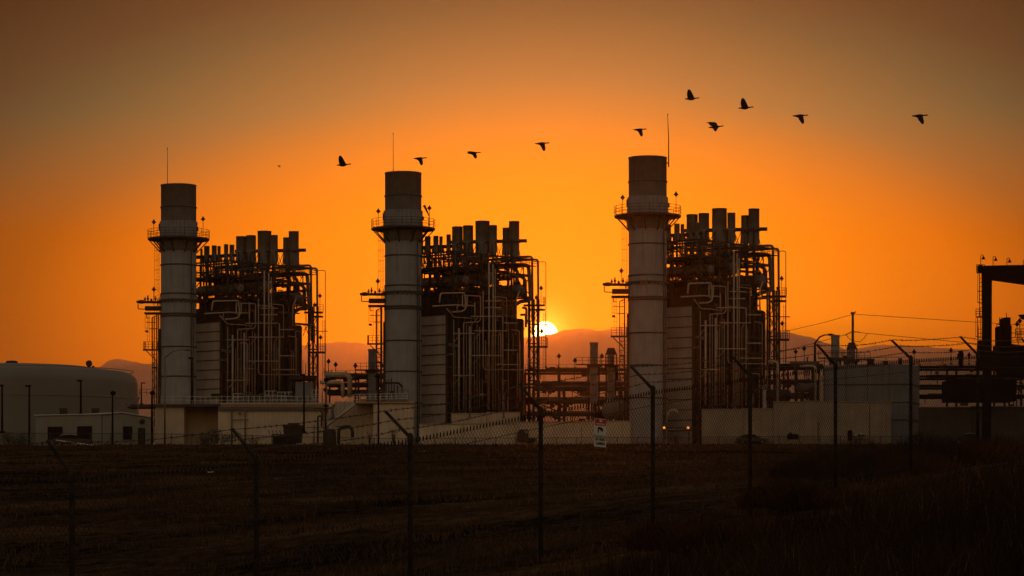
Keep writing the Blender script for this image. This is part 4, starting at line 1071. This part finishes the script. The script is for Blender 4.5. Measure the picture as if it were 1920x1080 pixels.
def car(px, D, L, label, body, roofm, rz=0, pick=False, name='parked_car'):
    p = ground(px, D); t = thing(name, label, 'car', p, rz, None)
    H = 1.45; W = 1.75
    def loft(prof, w, m, n, par=t, y=0):
        g = G(); k = len(prof); vs = [(x,-w/2,z) for x,z in prof]+[(x,w/2,z) for x,z in prof]
        fs = [tuple(range(k)), tuple(reversed(range(k,2*k)))]+[(i,i+k,(i+1)%k+k,(i+1)%k) for i in range(k)]
        g.add(vs,fs); ob = g.build(n,M[m],par); b = ob.modifiers.new('b','BEVEL'); b.width = .06; b.segments = 2; return ob
    h = L/2
    loft([(-h,.35),(h,.35),(h,.62),(h-.15,.80),(h*.42,.93),(-h+.1,.95),(-h,.75)], W, body, 'body')
    if pick: cab = [(-h*.15,.9),(h*.5,.9),(h*.30,1.52),(h*.22,1.6),(-h*.05,1.62),(-h*.13,1.5)]
    else: cab = [(-h*.85,.9),(h*.48,.9),(h*.18,1.36),(0,1.44),(-h*.42,1.42),(-h*.62,1.3)]
    loft(cab, W*.86, 'glass', 'cabin')
    top = [(x,z+.015) for x,z in cab[2:]]
    g = G(); T0 = [(x,-W*.42,z) for x,z in top]; T1 = [(x,W*.42,z) for x,z in top]; k = len(top)
    g.add(T0+T1+[(x,y,z-.05) for x,y,z in T0+T1], [(i,i+1,i+1+k,i+k) for i in range(k-1)]+[(i+1+2*k,i+2*k,i+3*k,i+1+3*k) for i in range(k-1)]+[(i,i+2*k,i+1+2*k,i+1) for i in range(k-1)]+[(i+k,i+1+k,i+1+3*k,i+3*k) for i in range(k-1)]); g.build('roof', M[roofm], t)
    for x in (-h*.62,h*.62):
        for y in (-W/2,W/2):
            g = G(); g.tube([(x,y-.1,.33),(x,y+.1,.33)],.33,16); w = g.build('wheel',M['black'],t)
            g = G(); g.tube([(x,y-.115,.33),(x,y+.115,.33)],.19,10); g.build('rim',M['galv'],w)
    for y in (-W*.36,W*.36): G().cbox((h-.03,y,.7),.1,.32,.14).build('headlight',M['glass'],t)
    return t
cr_ = car(136, 397.5, 5.0, 'dark red car with a pale rounded roof parked before the site office', 'carred', 'carwhite', .12); cr_.scale = (1.15,1.15,1.25); cr_.location.z += .35
car(1410, 398.5, 4.8, 'low dark car parked at the foot of the tan wall beside the guard rail', 'cardark', 'cardark')
car(1815, 399, 5.2, 'dark pickup truck with a pale roof edge at the far right of the plant', 'cardark', 'carwhite', .05, True, 'pickup_truck')

p = at(104,825,395); q = at(193,837.5,395)  # pale bar and post added to imitate a sun glint along the hood
tt_ = thing('glint_bar', 'thin slanting pale bar standing in for a sun glint, in front of the parked dark red car', 'glint bar', ground(102,395)); o_ = tt_.location.copy()
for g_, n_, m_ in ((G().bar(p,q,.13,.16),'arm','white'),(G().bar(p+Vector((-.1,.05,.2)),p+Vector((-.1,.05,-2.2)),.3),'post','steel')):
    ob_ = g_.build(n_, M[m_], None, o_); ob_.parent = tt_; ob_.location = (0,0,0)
# ------------------------------------------------------------------ shrubs
def shrub(px, D, w, h, label, seed, n=500, bare=False, m='leaf', base_y=None):
    r = random.Random(seed); p = ground(px, D) 
    t = thing('shrub', label, 'shrub', p)
    g = G(); tips = []
    for k in range(14):
        th = r.uniform(0,2*PI); q = Vector((math.cos(th)*w*r.uniform(.1,.5), math.sin(th)*w*.4*r.uniform(.1,1), h*r.uniform(.55,1)))
        mid = q*.5+Vector((r.uniform(-.1,.1)*w,0,.05*h)); g.tube([(0,0,0),mid,q],[h*.014,h*.009,h*.003],5); tips += [mid,q,q*.8]
    g.build('stems', M['bark'], t)
    g = G()
    for k in range(n):
        c = r.choice(tips)+Vector((r.gauss(0,w*.09),r.gauss(0,w*.07),r.gauss(0,h*.09))); c.z = max(.02,c.z); s = h*r.uniform(.02,.05)
        a = Vector((r.gauss(0,1),r.gauss(0,1),r.gauss(0,1))).normalized()*s; b = Vector((r.gauss(0,1),r.gauss(0,1),r.gauss(0,1))).normalized()*s*.6
        g.add([c-a,c+b,c+a,c-b],[(0,1,2,3)])
    g.build('foliage', M[m], t)
shrub(410,400,6.5,2.6,'dark spreading shrub at the foot of the long concrete building',1,1400)
shrub(380,400.5,3,2.0,'smaller dark shrub left of the spreading one by the concrete wall',2,600)
shrub(22,400,6,2.6,'dense dark bush at the far left edge below the tank',3,1300)
shrub(478,400,3.5,1.8,'low dark bush just left of the black slatted enclosure',4,500)
shrub(693,400,1.0,2.3,'tall thin weed in front of the concrete block, left one',5,120)
shrub(738,400,1.4,2.6,'tall thin weed in front of the concrete block, near the slanted fence arm',6,160)
shrub(262,424.5,3.4,4.5,'leafy bush beside the stair at the right end of the tank',7,700)

# ------------------------------------------------------------------ near fence
SP = 3.05; C_ = .0985; Y00 = 26.5
vu = 298.3/.0985; tphi = F/vu; phi = math.atan(tphi); cph, sph = math.cos(phi), math.sin(phi)
Y00 = SP*sph/C_; X00 = -825/F*Y00
TOPY = [890,860,820,770,730,705,685,672,665]
def fpos(s): return Vector((X00+s*cph, Y00+s*sph, 0))
htop = []
for k in range(9): p = fpos(k*SP); htop.append((HY-TOPY[k])/F*p.y)
ks = [-1]+list(range(9))+[9,10]; hts = [htop[0]-.12]+htop+[htop[8]+.12, htop[8]+.2]
def ftop(s): return float(np.interp(s/SP, ks, hts))
def fence():
    t = thing('chain_link_fence', 'rusty chain-link fence with slanted barbed-wire arms crossing the foreground', 'fence', (X00, Y00, ftop(0)-1.95)); o = t.location.copy()
    def bd(g, n, m, par=t):
        ob = g.build(n, M[m], None, o); ob.parent = par; ob.location = (0,0,0); return ob
    nrm = Vector((-sph, cph, 0))
    for k in range(-1, 11):
        s = k*SP; p = fpos(s); zt = ftop(s); b = Vector((p.x,p.y,g1(p.x,p.y)-.3)); top = Vector((p.x,p.y,zt))
        po = bd(G().tube([b, top], .029, 12), 'fence_post', 'galvdark')
        g = G(); lean = (-.01,.0,.02,-.015,.01,.0,-.01,.015,0)[k % 9]
        e = top+nrm*(.33+lean)+Vector((0,0,.33-lean)); g.tube([top-nrm*.02-Vector((0,0,.02)), e], [.024,.019], 8)
        g.lathe([(.037,-.07),(.037,.02),(.02,.05),(.005,.055)], top, 12); bd(g, 'barb_arm', 'galvarm', po)
    # three barbed strands
    rr = random.Random(2)
    for j, fr in enumerate((.98,.64,.3)):
        g = G(); pts = []
        n = 11*SP; s = -SP
        while s < 10*SP:
            kk = (s/SP) % 1; sag = -.035*math.sin(PI*kk)*(1+.4*math.sin(j+s)); p = fpos(s)+nrm*.33*fr
            pts.append(Vector((p.x,p.y,ftop(s)+.33*fr+sag))); s += SP/6
        g.tube(pts, .0042, 5, False)
        for i in range(len(pts)-1):
            for q in range(4):
                c = pts[i].lerp(pts[i+1],(q+rr.uniform(.2,.8))/4); d1 = Vector((rr.gauss(0,1),rr.gauss(0,1),rr.gauss(0,1))).normalized()*.022; d2 = Vector((rr.gauss(0,1),rr.gauss(0,1),rr.gauss(0,1))).normalized()*.022
                g.bar(c-d1,c+d1,.005); g.bar(c-d2,c+d2,.005); g.blob(c,.009,.009,.009,5,4)
        bd(g, 'barbed_wire', 'barb')
    # woven mesh
    g = G(); P = .076; H = 1.83; s0 = -SP; s1 = 10*SP; n = int((s1-s0)/P)
    def pt(s, h): p = fpos(s); return Vector((p.x,p.y,ftop(s)-.06-(H-h)))
    segs = 6
    for i in range(-int(H/P)-1, n+1):
        for sg in (1,-1):
            pts = []
            for k in range(segs+1):
                h = H*k/segs; s = s0+i*P+(h if sg > 0 else H-h)
                if s < s0 or s > s1: continue
                q = pt(s,h)+nrm*(.004*sg+.004); pts.append(q)
            if len(pts) > 1: g.tube(pts, .0026, 3, False)
    bd(g, 'wire_mesh', 'wire')
    g = G()
    for i in range(n+1):
        s = s0+i*P+H % P; q = pt(s,H); g.tube([q-Vector((0,0,.012)), q+Vector((.004,0,.026)), q+Vector((0,0,.05))], [.009,.010,.004], 4)
    g2 = G(); pts = [pt(s0+i*.5, H-.16) for i in range(int((s1-s0)/.5))]; g.tube(pts,.004,4,False); pts = [pt(s0+i*.5,.08) for i in range(int((s1-s0)/.5))]; g.tube(pts,.005,4,False)
    bd(g, 'selvage_wire', 'wire')
fence()

def sign():
    # find s on the fence where column 1121 lies
    t_ = (1121-CX)/F; s = (t_*Y00-X00)/(cph-t_*sph); p = fpos(s); nrm = Vector((sph,-cph,0)); sc = F/p.y
    z1 = (HY-785)/sc; z0 = (HY-838)/sc
    W = 22/F*p.y/(cph+sph*-t_) ; H = z1-z0
    t = thing('warning_sign', 'small red and white security warning sign wired to the chain-link fence', 'sign', (p.x+nrm.x*.03,p.y+nrm.y*.03,z0), math.atan2(sph,cph))
    t.rotation_euler[1] = .03
    def bx(x0,x1,z0_,z1_,m,n,d=0):
        g = G(); g.box(x0*W-W/2,x1*W-W/2,-.004-d,0-d,z0_*H,z1_*H); return g.build(n,M[m],t)
    bx(0,1,0,1,'signwhite','plate'); bx(.03,.97,.75,.985,'signred','red_panel',.0041)
    bx(.0,1,.335,.42,'signblack','black_band',.0041)
    # white emblem on the red header, camera pictogram
    g = G(); g.box(-.1*W,.1*W,-.0105,-.0083,.88*H,.965*H); g.build('emblem',M['signwhite'],t)
    g = G(); y = -.0083
    g.prism([(-.22*W,y,.70*H),(.02*W,y,.695*H),(.22*W,y,.64*H),(.2*W,y,.56*H),(.12*W,y,.545*H),(-.02*W,y,.60*H),(-.2*W,y,.655*H)],(0,-.002,0))
    g.box(-.24*W,-.16*W,y-.002,y,.49*H,.68*H); g.build('camera_pictogram',M['galvdark'],t)
    def txt(s_, zc, h, m, wmax):
        cu = bpy.data.curves.new('sign_text','FONT'); cu.body = s_; cu.align_x = 'CENTER'; cu.align_y = 'CENTER'; cu.size = h; cu.extrude = .0006; cu.offset = h*.03
        o = bpy.data.objects.new('tmp_text',cu); COL.objects.link(o); bpy.context.view_layer.update()
        w = o.dimensions.x; me = bpy.data.meshes.new_from_object(o.evaluated_get(bpy.context.evaluated_depsgraph_get())); bpy.data.objects.remove(o)
        q = bpy.data.objects.new('lettering',me); COL.objects.link(q); q.parent = t; me.materials.clear(); me.materials.append(M[m])
        q.rotation_euler = (PI/2,0,0); q.location = (0,-.0095,zc*H); sx = min(1.6, wmax*W/w); q.scale = (sx,1,1)
    txt('WARNING',.80,.075*H*1.1,'signwhite',.86); txt('MONITORED',.378,.075*H*1.15,'signwhite',.92)
    txt('BY VIDEO',.255,.125*H,'signblack',.84); txt('CAMERA',.115,.135*H,'signblack',.78)
sign()

# ------------------------------------------------------------------ grass
def blades(name, P, h, w, mats, seed, lean=.35):
    rng = np.random.default_rng(seed); n = len(P)
    th = rng.uniform(0,2*PI,n); ux = np.stack([np.cos(th),np.sin(th),np.zeros(n)],-1)
    ld = rng.normal(0,lean,(n,2)); top = P+np.stack([ld[:,0]*h,ld[:,1]*h,h],-1); mid = P+np.stack([ld[:,0]*h*.3,ld[:,1]*h*.3,h*.55],-1)
    wv = ux*w[:,None]
    V = np.stack([P-wv,P+wv,mid+wv*.8,mid-wv*.8,top],1).reshape(-1,3)
    b = np.arange(n)*5
    q = np.stack([b,b+1,b+2,b+3],-1); tr = np.stack([b+3,b+2,b+4],-1)
    me = bpy.data.meshes.new(name)
    me.vertices.add(len(V)); me.vertices.foreach_set('co',V.ravel())
    loops = np.concatenate([q.ravel(),tr.ravel()]); me.loops.add(len(loops)); me.loops.foreach_set('vertex_index',loops.astype(np.int32))
    ls = np.concatenate([np.arange(n)*4, n*4+np.arange(n)*3]); me.polygons.add(2*n); me.polygons.foreach_set('loop_start',ls.astype(np.int32))
    me.polygons.foreach_set('loop_total',np.concatenate([np.full(n,4),np.full(n,3)]).astype(np.int32))
    me.update(calc_edges=True); me.validate()
    me.materials.append(mats); o = bpy.data.objects.new(name,me); COL.objects.link(o); o['kind'] = 'stuff'; return o
def grassmat(name, c0, c1):
    m = mat(name, c1, .95, .3, .45, spec=0)
    cr = [n for n in m.node_tree.nodes if n.type == 'VALTORGB'][0]
    cr.color_ramp.elements[0].color = (*c0,1); cr.color_ramp.elements[1].color = (*c1,1)
    return m
rng = np.random.default_rng(11)
def scatter(n, y0, y1, pw=1.0, side=1.06):
    Y = y0*(y1/y0)**(rng.random(n)**pw); X = (rng.random(n)*2-1)*side*Y*.196
    return X, Y
X, Y = scatter(150000, 22, 380)
cl = np.sin(X*.9+Y*.21)+np.sin(X*.37-Y*.5+2)+np.sin(X*2.1+Y*1.3)
k = rng.random(len(X)) < .35+.2*cl
X = X[k]; Y = Y[k]; Z = gz(X,Y)
h = rng.uniform(.05,.16,len(X))*(1+Y/220)
blades('field_grass', np.stack([X,Y,Z-.01],-1), h, .004+Y*.00016, grassmat('short_dry_grass',(.014,.009,.005),(.17,.09,.042)), 4)
# tall rank weeds on the near side, thickest at lower right
X, Y = scatter(60000, 19, 52, 1.2)
u = X/Y*F+CX
edge = np.interp(u,[-100,300,700,1000,1250,1500,1700,2100],[21.5,22.5,23.5,25,28,32,36,38])
k = (Y < edge+rng.normal(0,1.2,len(X))) & (rng.random(len(X)) < np.interp(u,[0,600,1100,1400,2000],[.25,.4,.7,1,1]))
k &= (np.sin(X*1.7+Y*.9)+np.sin(X*3.1-Y*1.4+1) > -1.1)
X = X[k]; Y = Y[k]; Z = gz(X,Y)
h = rng.uniform(.15,.55,len(X))*np.interp(u[k],[0,1000,1500,2000],[.7,.8,1.0,1.1])
blades('tall_weeds', np.stack([X,Y,Z-.01],-1), h, np.full(len(X),.0045), grassmat('tall_dry_weeds',(.007,.004,.003),(.075,.040,.018)), 6, .22)
X, Y = X[:1100], Y[:1100]; rs_ = np.random.default_rng(77)
hs = rs_.uniform(.12,.5,len(X))
blades('lit_weed_stems', np.stack([X,Y,gz(X,Y)-.01],-1), hs, np.full(len(X),.0028), grassmat('lit_dry_stems',(.08,.045,.02),(.34,.20,.09)), 9, .3)  # paler colour paints the sparse stems that catch the light
# mounded scrub
def mound(px, D, w, h, label, seed, n):
    r = np.random.default_rng(seed); p = ground(px, D)
    t = thing('scrub_mound', label, 'scrub', p)
    g = G(); rr = random.Random(seed)
    for k in range(40):
        th = rr.uniform(0,PI*2); rad = rr.uniform(0,1); q = (math.cos(th)*w/2*rad, math.sin(th)*w/3*rad, h*(1-rad*rad*.7)*rr.uniform(.7,1)); g.tube([(q[0]*.4,q[1]*.4,0),(q[0]*.8,q[1]*.8,q[2]*.6),q],[.012,.008,.003],4)
    g.build('stems', M['bark'], t)
    th = r.uniform(0,2*PI,n); rad = np.sqrt(r.random(n)); x = np.cos(th)*w/2*rad; y = np.sin(th)*w/3*rad
    lump = .75+.25*np.sin(x*4+seed)*np.cos(y*5+1)
    z = h*(1-rad**2*.75)*lump*r.random(n)**.45
    o = blades('twigs', np.stack([x,y,z],-1), r.uniform(.06,.22,n), np.full(n,.005), grassmat('scrub_twigs',(.018,.010,.006),(.20,.085,.03)), seed, .7)
    del o['kind']; o.parent = t
mound(1625, 46, 3.4, .75, 'large rounded brushy mound hiding the foot of a right-hand fence post', 21, 9000)
mound(1500, 38, 1.8, .45, 'smaller brushy mound in the tall weeds left of the large mound', 22, 4000)
mound(1790, 47, 3.6, .7, 'wide dark brushy mound near the right edge of the photo', 23, 8000)
mound(1350, 30, 2.2, .45, 'brushy clump in the tall weeds below the tan wall', 24, 5000)

# ------------------------------------------------------------------ geese
def goose(px, py, L, pose, label):
    D = 175; k = D/F*L/25.5; c = at(px, py, D)
    g = G()
    # tail - body - neck - head, x to the right
    sp = [(-13,-.6,.25),(-10.5,-.5,.9),(-8,-.4,1.1),(-4,-.6,2.0),(0,-.3,2.4),(3.2,.1,1.9),(5.5,.6,1.15),(8,.95,.75),(10.5,1.2,.75),(11.8,1.35,1.0),(13,1.25,.75),(14.2,1.0,.25)]
    g.tube([(x*k,0,z*k) for x,z,r in sp],[r*k*1.25 for x,z,r in sp],10)
    def wing(pts, side, spread):
        # pts: leading/trailing outline, root first; y grows to the tip
        n = len(pts); top = []
        mz = max(abs(p[1]) for p in pts)
        for (x,z) in pts: top.append(Vector(((x*1.25+.3)*k, side*(.7+spread*abs(z)/mz)*k, z*k)))
        g.prism(top, (.25*k*.6, 0, .35*k))
    up = [(-6,.5),(3.5,.8),(1.5,6),(-2,13.5),(-4,15.5),(-6.5,15.2),(-7.4,10),(-7,4)]
    down = [(-5.5,0),(3.5,.4),(4.3,-4),(5.2,-10),(4.6,-14),(2.4,-15.2),(.5,-12),(-1.5,-6),(-4,-3)]
    mid = [(-5,1),(3,1),(1.5,7),(-.5,9),(-8,9.8),(-13.5,8.6),(-10,7.6),(-8.5,4)]
    half = [(-5,0),(4,.3),(2,-4.5),(0,-8.5),(-2,-9.2),(-3.4,-6),(-4.6,-3)]
    if pose == 'up': wing(up,-1,7); wing([(x*.96,z*.94) for x,z in up],1,7)
    elif pose == 'down': wing(down,-1,7); wing([(x*.8-1,z*.55) for x,z in down],1,7)
    elif pose == 'cup': wing([(x,z*.8) for x,z in down],-1,7); wing([(-6,.2),(2,.6),(-1,3.6),(-7,4.2),(-11,2.6),(-9,.8)],1,5)
    else: wing(mid,1,6); wing(half,-1,6)
    gg = g.build('goose', M['bird'], None); gg.location = c; tag(gg, label, 'goose', 'geese flying in a loose line').rotation_euler = (0, {'up':0,'down':.02,'cup':.0,'mid':-.03}[pose], 0)
goose(644,309,26,'up','black goose with wings raised, leftmost large bird, between the leftmost and middle stacks')
goose(787,297,24,'down','black goose flying just right of the rod on the middle stack')
goose(888,287,24,'cup','black goose with wings half down, second bird right of the middle stack')
goose(1016,269,26,'down','black goose with drooping wing, high above the setting sun')
goose(1199,243,24,'down','black goose directly above the rim of the rightmost stack')
goose(1297,185,26,'up','black goose with raised wings, highest bird of the flock')
goose(1398,202,27,'up','black goose with raised wings, second highest bird, right of the highest')
goose(1342,238,27,'mid','black goose with wings spread sideways, right of the tallest rod and below two others')
goose(1500,217,28,'down','black goose with drooping wing, second bird from the right')
goose(1724,217,29,'down','black goose alone at the far right of the flock')
goose(523.5,311,7,'cup','tiny distant bird speck, leftmost in the sky')

# ------------------------------------------------------------------ haze
def haze():
    g = G(); g.box(-10500,10500,-70,20800,-4.5,1150)
    m = bpy.data.materials.new('haze'); m.use_nodes = True; nt = m.node_tree; N = nt.nodes
    for n in list(N):
        if n.type == 'BSDF_PRINCIPLED': N.remove(n)
    v = N.new('ShaderNodeVolumePrincipled'); v.inputs['Color'].default_value = (1,.75,.48,1); v.inputs['Density'].default_value = HZ_D; v.inputs['Anisotropy'].default_value = HZ_G
    nt.links.new(v.outputs[0], N['Material Output'].inputs['Volume'])
    o = g.build('haze', m); o['kind'] = 'stuff'
HZ_D = .00006; HZ_G = .9
haze()

# ------------------------------------------------------------------ sky, sun, camera
SUN = Vector(((1021.5-CX)/F, 1, (HY-627)/F)).normalized()
az = math.atan2(SUN.x, SUN.y); el = math.asin(SUN.z)
def world():
    w = bpy.data.worlds.new('World'); scene.world = w; w.use_nodes = True
    nt = w.node_tree; N = nt.nodes; L = nt.links; N.clear()
    out = N.new('ShaderNodeOutputWorld'); bg = N.new('ShaderNodeBackground'); L.new(bg.outputs[0], out.inputs[0])
    sky = N.new('ShaderNodeTexSky'); sky.sky_type = 'NISHITA'; sky.sun_disc = False; sky.sun_elevation = el; sky.sun_rotation = az
    sky.air_density = 1.5; sky.dust_density = 3; sky.ozone_density = 1
    tc = N.new('ShaderNodeTexCoord')
    def vm(op, a=None, b=None):
        n = N.new('ShaderNodeVectorMath'); n.operation = op
        for i, v in enumerate((a, b)):
            if v is None: continue
            if isinstance(v, (tuple, Vector)): n.inputs[i].default_value = v
            else: L.new(v, n.inputs[i])
        return n
    def mt(op, a, b=0., c=0.):
        n = N.new('ShaderNodeMath'); n.operation = op
        for i, v in enumerate((a, b, c)):
            if isinstance(v, (int, float)): n.inputs[i].default_value = v
            else: L.new(v, n.inputs[i])
        return n.outputs[0]
    nrm = vm('NORMALIZE', tc.outputs['Generated']).outputs[0]
    d = vm('SUBTRACT', nrm, tuple(SUN)).outputs[0]
    dist = vm('LENGTH', vm('MULTIPLY', d, (.5,1,1)).outputs[0]).outputs['Value']
    iso = vm('LENGTH', d).outputs['Value']
    sx = N.new('ShaderNodeSeparateXYZ'); L.new(nrm, sx.inputs[0])
    def ramp(fac, els):
        r = N.new('ShaderNodeValToRGB'); r.color_ramp.interpolation = 'EASE' if False else 'LINEAR'
        e = r.color_ramp.elements
        while len(e) < len(els): e.new(.5)
        for i, (p, c) in enumerate(els): e[i].position = p; e[i].color = (*c, 1)
        L.new(fac, r.inputs[0]); return r.outputs[0]
    fac = mt('MULTIPLY', dist, 2.5)      # 1.0 = chord .4
    K = 2.5
    low = ramp(fac, [(0,(1.0,.25,0)),(.03*K,(1,.27,0)),(.053*K,(1,.30,0)),(.067*K,(1,.26,0)),(.081*K,(.95,.21,0)),(.1*K,(.46,.108,.001)),(.125*K,(.20,.060,.006)),(.16*K,(.07,.030,.010)),(.25*K,(.04,.022,.012)),(1,(.05,.035,.03))])
    hi = ramp(fac, [(0,(1,.30,.002)),(.04*K,(1,.29,.008)),(.055*K,(.95,.29,.016)),(.071*K,(.62,.26,.034)),(.095*K,(.22,.19,.066)),(.121*K,(.055,.10,.045)),(.135*K,(.035,.052,.026)),(.157*K,(.012,.02,.010)),(.25*K,(.025,.022,.018)),(1,(.05,.04,.04))])
    ef = mt('MULTIPLY', mt('SUBTRACT', sx.outputs['Z'], .100), 22.)
    cl = N.new('ShaderNodeClamp'); L.new(ef, cl.inputs[0])
    mx = N.new('ShaderNodeMix'); mx.data_type = 'RGBA'; L.new(cl.outputs[0], mx.inputs[0]); L.new(low, mx.inputs[6]); L.new(hi, mx.inputs[7])
    # the rest of the dome is the physical sky
    ns = N.new('ShaderNodeMix'); ns.data_type = 'RGBA'; ns.blend_type = 'MULTIPLY'; ns.inputs[0].default_value = 1
    L.new(sky.outputs[0], ns.inputs[6]); ns.inputs[7].default_value = (*SKY_T, 1)
    mr = N.new('ShaderNodeMapRange'); mr.interpolation_type = 'SMOOTHSTEP'; mr.inputs[1].default_value = .30; mr.inputs[2].default_value = 1.0; L.new(iso, mr.inputs[0])
    m2 = N.new('ShaderNodeMix'); m2.data_type = 'RGBA'; L.new(mr.outputs[0], m2.inputs[0]); L.new(mx.outputs[2], m2.inputs[6]); L.new(ns.outputs[2], m2.inputs[7])
    # solar disc with its bright aureole
    dr = N.new('ShaderNodeMapRange'); dr.inputs[1].default_value = .0050; dr.inputs[2].default_value = .0042; dr.inputs[3].default_value = 0; dr.inputs[4].default_value = 1; L.new(iso, dr.inputs[0])
    a1 = mt('EXPONENT', mt('MULTIPLY', mt('POWER', mt('DIVIDE', iso, .0085), 2.), -1.))
    def scale(col, f):
        n = vm('SCALE', col); L.new(f, n.inputs['Scale']); return n.outputs[0]
    disc = scale((1,.82,.35), mt('MULTIPLY', dr.outputs[0], 14.)); aur = scale((1,.50,.06), mt('MULTIPLY', a1, 2.6))
    s1 = vm('ADD', m2.outputs[2], disc).outputs[0]; s2 = vm('ADD', s1, aur).outputs[0]
    L.new(s2, bg.inputs[0]); bg.inputs[1].default_value = 1.0
SKY_T = (.19,.14,.12)
world()
sl = bpy.data.lights.new('sun','SUN'); sl.energy = .30; sl.angle = math.radians(.5); sl.color = (1,.22,.015)
so = bpy.data.objects.new('sun', sl); COL.objects.link(so)
so.rotation_euler = (-(Vector((SUN.x, SUN.y, SUN.z+.004)))).to_track_quat('-Z','Y').to_euler()
cd = bpy.data.cameras.new('camera'); cam = bpy.data.objects.new('camera', cd); COL.objects.link(cam)
cd.sensor_width = 36; cd.lens = 36*F/1920; cd.clip_start = .5; cd.clip_end = 30000
cam.location = (0,0,0); cam.rotation_euler = (PI/2,0,0); cd.shift_y = (HY-540)/1920
scene.camera = cam
vs = scene.view_settings; vs.view_transform = 'Standard'; vs.look = 'None'; vs.exposure = 0; vs.gamma = 1
